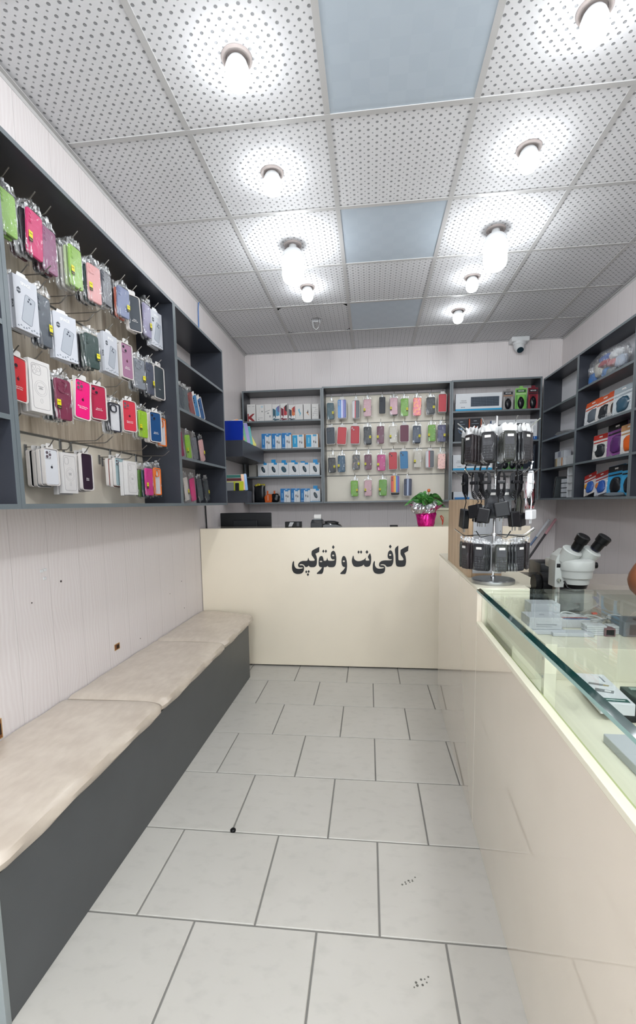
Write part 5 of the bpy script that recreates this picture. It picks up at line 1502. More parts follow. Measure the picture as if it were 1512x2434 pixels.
MB().cham(CWD, CWD+.016, -2.7, -.0015, .722, .90, .001).build('rear_board', GREENC, t)
MB().box(.020, .026, -1.3, -.62, .814, .9385).build('glass_front', PANE, t)
MB().box(.028, .034, -.62, -.004, .814, .9385).build('glass_front', PANE, t)
MB().cham(.036, .064, -.635, -.615, .742, .9385, .001).build('divider_post', GREENC, t)
m = MB()
for z in (.80, .853, .90): m.cyl((.0345, -.625, z), (.036, -.625, z), .0035, n=12)
m.build('screw', ALU, t)
MB().box(.020, .026, -2.7, -1.302, .814, .9385).build('glass_front', PANE, t)
MB().box(.011, CWD+.02, -2.7, -.0025, .940, .957).build('glass_top', PANE, t)
# polished front edge of the thick top pane
m = MB()
prof = [(.0108, .9570), (-.003, .9525), (-.003, .9440), (.0108, .9400)]
y0, y1 = -2.7, -.0025
for i, mi in ((0, 0), (1, 1), (2, 0)):
    (xa, za), (xb, zb_) = prof[i], prof[i+1]
    m.add([(xa, y0, za), (xb, y0, zb_), (xb, y1, zb_), (xa, y1, za)], [(0, 1, 2, 3)], mi)
m.add([(.0108, y0, .94), (.0108, y0, .957), (.0108, y1, .957), (.0108, y1, .94)], [(0, 1, 2, 3)], 0)
m.build('polished_edge', [GEDGE, GEDGE2], t)
MB().box(.19, CWD, -.0024, -.0012, .843, .939).build('glass_end', PANE, t)

MB().cham(.040, .050, -.612, -.004, .843, .934, .0006).build('inner_board', GREENC, t)
# goods in the case, upper shelf
def cbox(name, x, y, w, d, z0, z1, col, label, rz=0, group='goods in the glass case', part='carton'):
    t = empty(name, (x+.009, y-.027, z0), -CA+rz)
    MB().cham(-w/2, w/2, 0, d, 0, z1-z0, .0012).build(part, mat(col, .35), t)
    return tag(t, label, 'box', group)
ZS = .8425
WB = '#cfd2d8'
b = cbox('charger_carton', .605, 1.70, .098, .075, ZS, ZS+.018, WB, 'white carton, lowest of the farthest stack in the glass case')
b = cbox('charger_carton', .605, 1.70, .098, .075, ZS+.0185, ZS+.046, WB, 'white carton, middle of the farthest stack in the glass case')
b = cbox('charger_carton', .605, 1.70, .098, .075, ZS+.0465, ZS+.078, WB, 'white carton on top of the farthest stack in the glass case')
b2 = cbox('charger_carton', .575, 1.585, .104, .085, ZS, ZS+.016, WB, 'thin white carton under the nearer stack at the left of the glass case', .02)
b2 = cbox('charger_carton', .567, 1.590, .104, .085, ZS+.0165, ZS+.056, WB, 'white carton on top of the nearer stack at the left of the glass case', .03)
flat(b2, 'printed_text', -.03, .035, .014, .018, '#a9acb3'); flat(b2, 'printed_text', -.03, .02, .008, .010, '#a9acb3')
MB().frame(0, 0, .016, .012, .005, .0006, -.0004, 0).build('logo', mat('#8d9096'), b2, False, (0, .04, .0402)).rotation_euler = (-PI/2, 0, 0)
b = cbox('earphone_carton', .690, 1.675, .11, .08, ZS, ZS+.030, '#d8d9dc', 'white carton with red and blue bands between the stacks and the bags')
MB().box(-.055, .055, .018, .030, .0303, .0308).build('red_band', mat('#a84a48', .4), b); MB().box(-.03, .055, .001, .014, .0303, .0308).build('blue_band', mat('#5d7ca8', .4), b)
b = cbox('earphone_carton', .645, 1.565, .125, .045, ZS, ZS+.012, WB, 'flat white carton in front of the red-banded one in the glass case')
for i in range(5):
    cbox('sim_card_pack', .725+.001*(i % 2), 1.585, .062, .045, ZS+.0065*i, ZS+.0065*i+.006, '#dcdfe2', 'white card pack, %s from the bottom of the card pile in the glass case' % ORD[i], .02*((i % 3)-1))
for i in range(4):
    cbox('sim_card_pack', .792+.001*(i % 2), 1.605, .036, .040, ZS+.0065*i, ZS+.0065*i+.006, '#e1e3e5', 'small white card pack, %s from the bottom of the pile beside the black ring box' % ORD[i], .02*((i % 3)-1))
b = cbox('ring_box', .762, 1.575, .032, .03, ZS, ZS+.026, '#8a6a6c', 'small mauve box with a black opening among the card packs')
flat(b, 'opening', -.012, .012, .004, .022, '#0e0f10')
def cable_bag(x, y, sx, sy, sz, seed, label, red=False):
    t = tag(empty('cable_bag', (x+.009, y-.027, ZS)), label, 'bag', 'bagged white cables in the glass case')
    m = MB(); rd = random.Random(seed)
    for k in range(5):
        r = sx*(.45+.09*k); z = .006+.005*k
        m.tube([(r*math.cos(a)*(1+.1*math.sin(3*a+k)), r*sy/sx*math.sin(a), z+.004*math.sin(2*a+k)) for a in [2*PI*j/22 for j in range(22)]], .0022, 6)
    m.build('cable', mat('#dfe1e2', .4), t, True)
    soft_blob('clear_bag', t, 0, 0, sz, sx, sy, sz, BAG, seed, 12, .12)
    if red: MB().cham(-.008, .008, -.006, .006, sz*2-.004, sz*2+.002, .001).build('red_clip', mat('#e2492c', .4), t)
cable_bag(.715, 1.765, .045, .03, .014, 1, 'bag of coiled white cable behind the red-banded carton')
cable_bag(.775, 1.715, .045, .035, .022, 2, 'bag of coiled white cable with an orange-red clip', True)
cable_bag(.862, 1.735, .04, .03, .018, 3, 'bag of coiled white cable right of the orange-red clip')
b = cbox('speaker_box', .860, 1.575, .115, .085, ZS, ZS+.048, '#7e868e', 'grey box with a round opening on top at the right of the glass case')
MB().lathe([(.022, 0), (.022, .0012), (.016, .0014), (.001, .0006)], n=24).build('round_window', mat('#3c4044', .3), b, True, (.01, .035, .048))
MB().cham(-.04, .055, -.001, 0, .006, .040, .0004).build('front_label', mat('#565d63', .4), b)
# lower part
t = tag(empty('adapter_carton', (.609, 1.248, .7605), -.10), 'white carton with grey device drawings lying in the front of the glass case', 'box')
MB().cham(-.038, .038, -.10, .10, 0, .030, .0015).build('carton', mat('#dcdfe3', .35), t)
def top_rect(t, nm, pts, col, z=.0303):
    MB().rings([[(a, b, z) for a, b in pts], [(a, b, z+.0004) for a, b in pts]]).build(nm, mat(col, .4), t)
top_rect(t, 'green_label', [(-.026, -.092), (.030, -.092), (.030, -.072), (-.026, -.072)], '#2f5f58')
top_rect(t, 'label_text', [(-.020, -.084), (.022, -.084), (.022, -.080), (-.020, -.080)], '#c9d6d2', .0308)
top_rect(t, 'device_drawing', [(-.028, -.028), (.012, -.040), (.020, -.022), (-.020, -.008)], '#7c8083')
top_rect(t, 'device_drawing', [(-.006, -.030), (.008, -.034), (.013, -.024), (-.001, -.019)], '#d9dbdd', .0308)
top_rect(t, 'device_drawing', [(-.028, .020), (.004, .010), (.010, .022), (-.022, .032)], '#7c8083')
top_rect(t, 'gold_plug', [(.005, .011), (.018, .008), (.022, .016), (.010, .021)], '#a89a6a')
top_rect(t, 'printed_text', [(.018, .04), (.022, .04), (.022, .08), (.018, .08)], '#8a8d98')
tag(MB().cham(-.035, .035, -.09, .09, 0, .017, .002).build('black_case', mat('#1a1d1f', .3), None, False, (.631, 1.238, .7425)), 'flat black box under the white drawing carton in the glass case', 'box')
tag(MB().cham(-.075, .075, -.075, .075, 0, .030, .002).build('green_box', mat('#41534c', .4), None, False, (.757, 1.231, .7425)), 'dark green flat box beside the white drawing carton', 'box')
for i, (x, y, w, d, c, lab) in enumerate([(.70, 1.32, .03, .012, '#9fb3a8', 'pale green strip on the dark green box, farthest left'), (.735, 1.30, .04, .010, '#8fa79c', 'grey-green strip on the dark green box, behind the red piece'), (.72, 1.275, .03, .008, '#b9c7c0', 'light strip on the dark green box, left of the red piece')]):
    tag(MB().cham(-w/2, w/2, -d/2, d/2, 0, .004, .001).build('sticker_strip', mat(c, .3), None, False, (x+.01, y-.037, .773)), lab, 'strip')
tag(MB().lathe([(.020, 0), (.020, .006), (.014, .010), (.001, .011)], n=20).build('red_piece', mat('#e2452c', .35), None, True, (.744, 1.226, .773)), 'bright red round piece on the dark green box in the glass case', 'knob')
t = tag(empty('white_phone', (.845, 1.362, .7425), .3), 'phone with a white rim lying in the glass case at the right edge', 'phone')
MB().cham(-.038, .038, -.075, .075, 0, .008, .003).build('body', mat('#e9eaec', .3), t); MB().cham(-.033, .033, -.066, .066, .0081, .0088, .0003).build('screen', mat('#8e9094', .15), t)
tag(MB().cham(-.12, .12, -.10, .10, 0, .020, .002).build('flat_box', mat('#b9bec3', .4), None, False, (.639, .949, .7425)), 'pale grey flat box nearest the camera in the glass case', 'box')

# ================================================================ WOOD STAND ON THE COUNTER
t = tag(empty('wooden_stand', cw(.008, .250, .9575), -CA), 'oak-faced upright cabinet with a white front sheet on the raised counter', 'cabinet')
MB().cham(0, .016, 0, .62, 0, .335, .001).build('side_board', OAK, t)
MB().cham(.0165, .14, .017, .62, .318, .334, .001).build('top_board', OAK, t)
MB().cham(.124, .14, .017, .62, 0, .317, .001).build('side_board', OAK, t)
MB().cham(.0165, .14, .003, .016, 0, .334, .001).build('front_board', OAK, t)
MB().cham(.019, .138, .0005, .0028, .018, .310, .0005).build('white_sheet', mat('#c9ccd0', .3), t)
m = MB()
for x, z in ((.026, .20), (.13, .20), (.034, .145), (.13, .15)): m.disc(x, z, .0018, -.0003, .0005, n=8)
m.build('screw', mat('#4a4c4e', .5), t)

# ================================================================ SPINNER RACK
SX, SY, SZ = .490, 1.900, .9575
t = tag(empty('spinner_rack', (SX, SY, SZ)), 'chrome three-tier spinner rack with a round base on the counter', 'display rack')
MB().lathe([(.001, 0), (.082, 0), (.083, .004), (.083, .013), (.080, .017), (.001, .018)], n=40).build('base', ALU, t, True)
MB().lathe([(.009, .018), (.009, .026), (.005, .03), (.005, .655), (.003, .658), (.001, .658)], n=16).build('pole', CHROME, t, True)
TIERS = (.605, .425, .195)
ARMS = 8
m = None
for ti, tz in enumerate(TIERS):
    MB().lathe([(.005, tz-.006), (.012, tz-.006), (.012, tz+.006), (.005, tz+.006)], n=16).build('hub', CHROME, t, True)
    for k in range(ARMS):
        a = 2*PI*k/ARMS+.2+.35*ti
        c, s = math.cos(a), math.sin(a)
        R = .158
        if ti == 2 and s > .62: continue
        MB().tube([(c*.010, s*.010, tz), (c*R*.72, s*R*.72, tz-.004), (c*R*.80, s*R*.80, tz), (c*R, s*R, tz+.024)], .0023, 6).build('arm', CHROME, t, True)
SHELL = mat('#26272a', .35)
def m_shell():
    def f():
        m = MB().slab(0, .0525, .046, .105, .008, 0, .011, .002)
        return m.mesh('shell', SHELL, True)
    return cached('shell', f)
def m_keys():
    def f():
        m = MB().slab(0, .074, .034, .036, .003, -.0006, .0, .0002)
        for r in range(5):
            for c in range(3): m.slab(-.012+c*.012, .012+r*.0095, .009, .006, .002, -.0008, 0, .0002, 0, 3)
        return m.mesh('keypad', mat('#3b3c40', .3), True)
    return cached('keys', f)
def m_lab(): return cached('plabel', lambda: MB().cham(-.010, .012, -.0048, -.0042, .084, .093, .0002).mesh('white_label', mat('#e9e7e2', .5)))
def m_cardtop(): return cached('cardtop', lambda: MB().add([(-.026+.052*i/6, .004+.004*math.sin(i*1.9+j), .106+.026*j/3+.004*math.sin(i*2.3)*(j/3)) for j in range(4) for i in range(7)], [(j*7+i, j*7+i+1, j*7+i+8, j*7+i+7) for j in range(3) for i in range(6)]).mesh('white_header', mat('#dfe0e0', .4), True))
def shell_pack(x, y, z, rz, label, grp, front, s=1.0, white=False, col=None):
    t = tag(empty('phone_shell', (x, y, z), rz, scale=(s, 1, s)), label, 'phone shell', grp)
    o = obj('shell', m_shell(), t)
    if col: setmat(o, mat(col, .35))
    if front:
        obj('keypad', m_keys(), t); obj('white_label', m_lab(), t)
    b = setmat(obj('clear_bag', m_pillow(int(abs(x*1000)) % 4), t), BAGC); b.scale = (.62, .9, .64)
    if white: obj('white_header', m_cardtop(), t)
    else:
        h = obj('bag_header', m_header(int(abs(y*1000)) % 4), t); h.scale = (.62, 1, .66)
    return t
def shell_ring(tz, zoff, angs, tier, white, s):
    for q, a in enumerate(angs):
        ar = math.radians(a)
        nfront = 4 if math.sin(ar) < .3 else 2
        for n in range(nfront):
            r = .130-.0145*n
            x = SX+r*math.cos(ar); y = SY+r*math.sin(ar)
            rz = ar+PI/2
            side = 'facing the aisle' if math.sin(ar) < -.3 else ('turned to the side' if abs(math.sin(ar)) <= .5 else 'on the far side')
            lab = '%s black phone shell of the %s stack, %s spinner tier, %s' % (('front', 'second', 'third', 'inner')[n], ORD[q], tier, side)
            shell_pack(x, y, SZ+tz-zoff-.002*n, rz, lab, 'phone shells on the %s tier of the spinner' % tier, n == 0 and math.sin(ar) < .2, s, white, ['#2b2426', '#232427', '#2e302b', '#26272a'][q % 4])
shell_ring(TIERS[0], .128, [-155, -118, -84, -50, -18, 20, 160, 100], 'top', True, 1.0)
shell_ring(TIERS[2], .132, [-160, -128, -92, -58, -25, 10, 170], 'lowest', False, .98)
# chargers on the middle tier
def charger(a, r, drop, col, label, bw=.034, bh=.052, wob=0, plug=False):
    ar = math.radians(a); x, y = SX+r*math.cos(ar), SY+r*math.sin(ar); z0 = SZ+TIERS[1]
    t = tag(empty('phone_charger', (x, y, z0), ar+PI/2), label, 'charger', 'chargers on the middle tier of the spinner')
    c = mat(col, .3)
    # folded cable loop hanging on the arm
    m = MB()
    for k in range(5):
        w = .010+.0025*k; L = .075+.006*k
        pts = [(w*math.cos(q)*(.7+.3*abs(math.sin(q))), .003*(k-2), -L/2+.012+L/2*math.sin(q)) for q in [2*PI*j/20 for j in range(21)]]
        m.tube(pts, .0022, 6)
    m.build('cable', c, t, True)
    MB().cham(-.015, .015, -.009, .009, -.034, -.022, .003).build('cable_tie', c, t)
    MB().tube([(.004, 0, -.07), (.010+wob, .002, -.10), (wob, 0, -drop+bh*.5)], .002, 6).build('lead', c, t, True)
    b = MB().cham(-bw/2, bw/2, -.013, .013, -bh/2, bh/2, .004)
    o = b.build('charger_body', c, t, False, (wob, 0, -drop)); o.rotation_euler = (0, .18*math.sin(a), 0)
    m = MB().cyl((-.006, 0, 0), (-.006, 0, -.016), .002, n=8); m.cyl((.006, 0, 0), (.006, 0, -.016), .002, n=8)
    o = m.build('pin', mat('#85847f', .45, .3) if col != '#e9eaec' else mat('#e9eaec', .3), t, True, (wob, 0, -drop-bh/2))
    m = MB().tube([(0, 0, .02), (.004, 0, .035), (.012, 0, .048)], [.0028, .0034, .0045], 8); m.build('plug', c, t, True)
    return t
BK = '#15161a'
charger(-168, .125, .165, BK, 'black charger with a boxy body hanging at the far left of the spinner', .042, .075)
charger(-140, .13, .135, BK, 'black charger second from the left on the middle tier of the spinner', .05, .05, .01)
charger(-118, .135, .150, BK, 'black charger third from the left on the middle tier of the spinner', .045, .055, -.006)
charger(-96, .135, .128, BK, 'black charger hanging in the middle of the spinner, left of the pole', .052, .055, .004)
charger(-150, .08, .150, BK, 'black charger hanging on the inner part of a left arm of the spinner', .045, .06)
charger(-70, .12, .165, BK, 'black charger hanging right of the spinner pole', .038, .055, .0)
charger(-45, .10, .170, BK, 'black charger hanging low behind the white charger', .04, .05, .012)
charger(20, .10, .150, BK, 'black charger hanging at the right rear of the spinner', .04, .05)
charger(-38, .135, .150, '#e9eaec', 'white charger with a white cable on the right of the spinner', .048, .036, .010)
shell_pack(SX-.035, SY-.09, SZ+.262, .1, 'bagged clear-fronted phone shell hanging among the chargers, left of the pole', 'phone shells among the chargers', True, 1.05, False, '#3a3c40')
shell_pack(SX+.015, SY-.085, SZ+.262, -.1, 'bagged phone shell hanging among the chargers, right of the pole', 'phone shells among the chargers', True, 1.05, False, '#4a4c50')
shell_pack(SX+.095, SY-.02, SZ+.262, .9, 'greyish bagged phone shell hanging behind the white charger', 'phone shells among the chargers', False, 1.0, False, '#55584f')
t = tag(empty('red_bag', (SX+.135, SY+.0, SZ+.30), .5), 'clear red plastic pouch with a black coiled cable at the right of the spinner', 'bag')
RB = clear_mat('red_clear_bag', (.9, .12, .22), .12, 1, .25, .8, 40)
o = obj('pouch', m_pillow(2), t); setmat(o, RB); o.scale = (.55, .8, .62)
m = MB()
for k in range(4):
    m.tube([((.012+.002*k)*math.cos(q), -.012+.003*k, .05+(.042)*math.sin(q)) for q in [2*PI*j/18 for j in range(19)]], .0028, 6)
m.build('cable', mat(BK, .3), t, True)

# ================================================================ BEHIND THE COUNTER
t = tag(empty('work_table', (.645, 1.86, 0)), 'low cream work table behind the counter carrying the microscope', 'table')
MB().cham(.0, 1.15, .0, 1.55, .742, .760, .002).build('tabletop', CREAM, t)
for x, y in ((.03, .03), (1.09, .03), (.03, 1.47), (1.09, 1.47)): MB().cham(x, x+.04, y, y+.04, 0, .7415, .002).build('leg', CREAM2, t)
TZ = .7605
t = tag(empty('printer', (.735, 2.235, TZ)), 'flat black office machine behind the raised counter', 'printer')
MB().cham(-.085, .26, 0, .50, 0, .115, .012).build('housing', mat('#1b1d20', .3), t, True)
MB().cham(.10, .25, .02, .3, .116, .124, .002).build('dark_lid', BLACKG, t)
tag(MB().cham(-.085, .085, 0, .48, 0, .014, .003).build('cream_board', CREAM2, None, False, (.735, 2.22, TZ+.1165)), 'cream board lying on the black office machine', 'board')
t = tag(empty('soldering_station', (1.135, 2.76, TZ)), 'black box with cables on a small wooden drawer behind the microscope', 'tool')
MB().cham(-.16, .10, 0, .2, .075, .160, .008).build('housing', mat('#17181b', .3), t, True)
MB().cham(-.15, .09, .0, .18, .0, .074, .002).build('wooden_drawer', OAK, t)
MB().cham(-.10, -.03, -.002, 0, .128, .142, .0006).build('yellow_label', mat('#8f9a2c', .5), t)
MB().tube([(-.05, -.004, .15), (-.10, -.05, .10), (-.09, -.07, .05), (-.12, -.05, .01)], .004, 8).build('cable', BLACK, t, True)
t = tag(empty('pliers', (.925, 2.29, TZ+.17), .2), 'red and black gripped tool standing left of the microscope', 'tool')
MB().tube([(-.075, 0, .036), (-.03, -.005, .050), (.02, 0, .045)], [.011, .016, .008], 12).build('red_grip', mat('#e03a22', .35), t, True)
MB().tube([(-.02, -.01, .018), (.03, -.01, .028), (.06, -.01, .022)], [.012, .020, .014], 12).build('black_grip', BLACK, t, True)
MB().tube([(.0, 0, .03), (.01, .0, -.02), (.01, 0, -.044)], .008, 10).build('holder', BLACK, t, True)
t = tag(empty('tape_roll', (.80, 2.190, TZ)), 'round black roll of tape standing left of the microscope', 'tape')
MB().tube([(-.055, 0, .145), (-.03, 0, .145)], .04, 24).build('roll', BLACK, t, True)
MB().tube([(-.028, 0, .145), (.02, 0, .145)], .050, 24).build('roll', mat('#1d1e21', .4), t, True)
MB().cham(-.06, .03, -.030, .030, 0, .095, .004).build('stand', BLACK, t)

# microscope
mx, my = .842, 1.985
t = tag(empty('stereo_microscope', (mx, my, TZ)), 'white stereo microscope with two black eyepieces behind the glass case', 'microscope')
MW = mat('#bcc0bc', .28)
z0 = 1.016-TZ
MB().cham(-.10, .10, -.10, .155, 0, .022, .008).build('base', MW, t, True)
MB().cyl((-.03, .12, .022), (-.03, .12, .30), .016, n=20).build('column', CHROME, t, True)
MB().lathe([(.001, z0-.052), (.056, z0-.052), (.060, z0-.048), (.062, z0-.02), (.0625, z0-.018), (.001, z0-.018)], n=40).build('lower_ring', MW, t, True)
MB().lathe([(.044, z0-.075), (.050, z0-.075), (.052, z0-.0525), (.001, z0-.0525)], n=36).build('objective_ring', MW, t, True)
MB().lathe([(.001, z0-.096), (.036, z0-.096), (.042, z0-.092), (.046, z0-.0755), (.001, z0-.0755)], n=36).build('objective', BLACK, t, True)
MB().lathe([(.001, z0-.0175), (.0655, z0-.0175), (.067, z0-.012), (.067, z0+.016), (.064, z0+.022), (.05, z0+.03), (.001, z0+.032)], n=40).build('zoom_body', MW, t, True)
m = MB(); m.rings([[(x, y, z) for x, z in ((-.085, z0-.09), (-.050, z0-.09), (-.045, z0+.04), (-.03, z0+.068), (-.048, z0+.066), (-.078, z0+.040), (-.085, z0+.02))] for y in (-.01, .06)]); m.build('arm', MW, t)
MB().cham(-.078, -.02, .02, .13, z0-.02, z0+.02, .008).build('bracket', MW, t, True)
MB().cyl((-.072, -.012, z0-.06), (-.072, -.02, z0-.06), .008, n=16).build('screw', CHROME, t, True)
MB().cyl((.066, 0, z0-.0), (.080, 0, z0-.0), .013, n=20).build('knob', BLACK, t, True)
MB().cyl((-.066, 0, z0-.0), (-.080, 0, z0-.0), .013, n=20).build('knob', BLACK, t, True)
for sx, ax in ((-1, -.006), (1, .050)):
    d = Vector((.30, -.40, .86)).normalized() if sx < 0 else Vector((.42, -.38, .82)).normalized()
    side = Vector((-.036, 0, 0)) if sx < 0 else Vector((.038, .01, 0))
    b0 = Vector((0, -.005, z0+.032))+side
    # prism housing: short squat drum
    MB().cyl(b0-d*.016, b0+d*.036, .034, .039, 32).build('prism_housing', MW, t, True)
    MB().tube([b0+d*.0362, b0+d*.040, b0+d*.041], [.039, .036, .020], 32).build('prism_cap', MW, t, True)
    e0 = b0+d*.040+Vector((.010, 0, .002))
    MB().tube([e0, e0+d*.012], [.019, .020], 24).build('eyepiece_tube', mat('#1a1d38', .3), t, True)
    MB().tube([e0+d*.004, e0+d*.034, e0+d*.036, e0+d*.062, e0+d*.066], [.0205, .021, .025, .0265, .022], 28).build('eyepiece', BLACK, t, True)
m = MB(); m.tube([(-.058, -.035, z0-.06), (-.050, -.05, z0-.085), (-.02, -.055, z0-.098)], .004, 8); m.build('light_cable', BLACK, t, True)

# mop poles in the back corner
def pole(a, b, c1, c2, cut, label):
    t = tag(empty('mop_handle', a), label, 'handle', 'long handles leaning in the back right corner')
    A, B = Vector((0, 0, 0)), Vector(b)-Vector(a); C = B*cut
    MB().cyl(A, C, .011, n=14).build('shaft', mat(c1, .3, .4), t, True)
    MB().cyl(C, B, .014, .013, 14).build('grip', mat(c2, .4), t, True)
    MB().cyl(B, B*1.006, .010, .004, 12).build('end_cap', mat('#55585c', .5), t, True)
pole((.97, 4.62, .02), (1.81, 4.93, 1.08), '#8497b8', '#dfe2e6', .84, 'long handle with blue-grey shaft and white grip leaning in the back corner')
pole((1.06, 4.57, .02), (1.875, 4.93, 1.088), '#5c5a5c', '#dcaab0', .86, 'long handle with dark shaft and pink grip leaning in the back corner')

# ================================================================ RIGHT SHELVES
def on_right(name, y, z, label, cat, group=None, x=1.72, rz=-PI/2, tilt=0, lean=0):
    t = empty(name, (x, y, z), rot=(lean, tilt, rz)); return tag(t, label, cat, group)
# unit nearest the corner
t = on_right('leather_case', 4.307, 1.8505, 'low black glossy case on the second shelf of the right-hand corner unit', 'case', None, 1.68)
m = MB(); m.rings([[(x, y, z*k) for x, z in ((-.22, 0), (.10, 0), (.11, .02), (.0, .045), (-.15, .06), (-.21, .04))] for y, k in ((0, .7), (.05, 1), (.10, .8))]); m.build('body', BLACKG, t, True)
W0 = '#dcdfe2'
for i in range(7):
    t = on_right('small_carton', 4.59-.030*i, 1.5785, '%s narrow upright white carton on the third shelf of the corner unit' % ORD[i], 'box', 'small cartons on the corner unit')
    c = ['#7d7464', '#c9b48a', '#dfe2e2', '#cfd2d0', '#e3dfda', '#d9a276', '#dfe2e4'][i]
    MB().cham(-.014, .014, 0, .06, 0, .085, .0006).build('carton', mat(c, .4), t)
t = on_right('wide_carton', 4.228, 1.5785, 'wide white carton at the right of the third shelf of the corner unit', 'box', 'small cartons on the corner unit'); MB().cham(-.105, .105, 0, .06, 0, .088, .001).build('carton', mat(W0, .4), t)
t = on_right('long_carton', 4.50, 1.6645, 'long pale carton lying on the narrow ones in the corner unit', 'box', 'small cartons on the corner unit'); MB().cham(-.105, .105, 0, .06, 0, .062, .001).build('carton', mat('#cfd3d9', .4), t)
MB().box(-.03, .03, -.0006, 0, .008, .058).build('grey_print', mat('#8f94a4', .4), t)
t = on_right('tablet_case', 4.55, 1.3025, 'black tablet case leaning in the bottom of the right corner unit', 'case', None, 1.70, -PI/2, math.radians(14))
MB().slab(0, .10, .030, .20, .010, 0, .09, .003).build('cover', mat('#53595c', .4), t, True); MB().slab(-.002, .10, .022, .185, .008, -.004, -.0005, .001).build('screen', BLACKG, t, True)
t = on_right('component_box', 4.32, 1.302, 'grey organizer of twelve small white compartments in the bottom of the right corner unit', 'organizer', None, 1.705)
MB().cham(-.075, .075, .004, .08, 0, .170, .001).build('frame', mat('#3f4850', .4), t)
for a in range(3):
    for b_ in range(4): MB().cham(-.070+a*.049, -.028+a*.049, -.002, .0035, .006+b_*.042, .040+b_*.042, .001).build('compartment', mat('#cdd3da', .3), t)
t = on_right('drawer_organizer', 4.120, 1.302, 'clear plastic drawer organizer with white dividers in the right corner unit', 'organizer', None, 1.668)
m = MB(); 
for b_ in range(5): m.cham(-.055, .055, 0, .09, .001+b_*.062, .008+b_*.062, .001)
m.cham(-.0575, -.0555, 0, .09, .001, .255, .0005); m.cham(.0555, .0575, 0, .09, .001, .255, .0005); m.box(-.0008, .0008, .004, .09, .001, .25)
m.build('divider', mat('#dfe3e6', .35), t)
MB().box(-.055, .055, .090, .092, 0, .255).build('back_sheet', mat('#8d989f', .4), t)
for b_ in range(4):
    for a in (-1, 1):
        MB().box(-.053 if a < 0 else .002, -.002 if a < 0 else .053, .002, .004, .009+b_*.062, .060+b_*.062).build('clear_drawer', TEAR, t)
        soft_blob('small_part', t, a*.028, .05, .030+b_*.062, .016, .02, .016, mat('#9ea6ab' if (a+b_) % 2 else '#c9cfd2', .3), b_*2+a, 10, .15)

# blister packs
def blister(y, z, w, h, head, body, label, lean=-10, tilt=-8, x=1.70, item='#23272c', acc=None, k=0):
    t = on_right('blister_pack', y, z+abs(math.sin(math.radians(tilt)))*w/2+.002, label, 'blister pack', 'blister packs on the right wall shelves', x, -PI/2+.30, math.radians(tilt*.8), math.radians(lean))
    w *= 1.12
    MB().slab(0, h/2, w, h, .004, .003, .006, .0006).build('backing', mat(body, .35), t)
    MB().slab(0, h*.89, w*.98, h*.20, .004, .0005, .0028, .0004).build('header', mat(head, .35), t)
    MB().box(-w*.10, w*.10, .0002, .0006, h*.87, h*.92).build('header_hole', mat('#e9e3dc', .4), t)
    MB().box(-w*.46, w*.46, .0012, .0030, h*.66, h*.71).build('stripe', mat(head, .35), t)
    soft_blob('product', t, w*.02, .0, h*.33, w*.30, .016, h*.26, mat(item, .25), k, 10, .12)
    if acc: soft_blob('product', t, -w*.22, -.004, h*.42, w*.16, .012, h*.12, mat(acc, .3), k+1, 8, .1)
    o = obj('clear_bag', m_pillow(k % 4), t); o.scale = (w/(CW+.004), 1.2, h/(CH+.002))
    return t
S2, S3, S4 = 1.8505, 1.5785, 1.3025
blister(3.857, S2, .15, .19, '#d4531e', '#dfe2e4', 'orange-topped blister pack, leftmost on the second shelf of the right unit', -14, -14, k=1, item='#5d6670')
blister(3.715, S2, .15, .20, '#d4531e', '#e6e3df', 'orange-topped blister pack with dark product, second on the second shelf of the right unit', -14, -12, 1.715, k=2)
blister(3.575, S2, .14, .215, '#cf4f1c', '#d9d3cc', 'orange-topped blister pack, third on the second shelf of the right unit', -12, -10, 1.73, k=3, item='#3a2c28')
blister(3.43, S2, .15, .20, '#9aa6ac', '#c9d2d6', 'clear bag with dark blue part, rightmost on the second shelf of the right unit', -12, -10, 1.70, k=4, item='#34566a')
t = on_right('crumpled_bag', 3.61, S2, 'crumpled clear bag lying in front of the orange packs', 'bag', None, 1.675)
soft_blob('clear_bag', t, 0, .01, .022, .14, .022, .022, BAG, 6, 14, .14); soft_blob('contents', t, -.01, .012, .013, .10, .012, .012, mat('#aeb6ba', .4), 7, 10, .15)
blister(3.71, S3, .13, .185, '#b9281c', '#dedcd8', 'red-topped blister pack with a black gadget on the third shelf of the right unit', -8, -6, acc='#dfe1e0', k=5)
blister(3.50, S3, .15, .235, '#0e0d10', '#8a4a92', 'black-topped blister pack with a purple gadget on the third shelf', -10, -10, 1.71, k=6, item='#5a2c6a')
blister(3.32, S3, .12, .20, '#b98a5c', '#e3e1de', 'white pack with an orange band at the right end of the third shelf', -8, -9, 1.70, k=7, item='#e2641e')
blister(3.815, S4, .115, .175, '#a8201c', '#d9d4d0', 'red-topped pack with yellow and blue toys, leftmost in the bottom of the right unit', -16, -22, 1.69, k=8, item='#2f5ca8', acc='#d99a3a')
blister(3.665, S4, .115, .18, '#a8201c', '#cfd3dc', 'second red-topped pack with yellow and blue toys in the bottom of the right unit', -16, -18, 1.70, k=9, item='#2c56a4', acc='#c8783a')
blister(3.50, S4, .13, .215, '#10131c', '#2ea0d8', 'black-topped pack with a bright blue base, left of two in the right unit', -10, -8, 1.715, k=10, item='#14171c')
blister(3.34, S4, .13, .22, '#10131c', '#3aa8dc', 'black-topped pack with a bright blue base, right of two in the right unit', -10, -6, 1.725, k=11, item='#1a1f28')
t = on_right('flat_bag', 3.42, S4, 'flat grey bag lying in front of the blue packs', 'bag', None, 1.672)
soft_blob('clear_bag', t, 0, .008, .014, .13, .020, .014, mat('#7d8890', .3), 12, 12, .12)
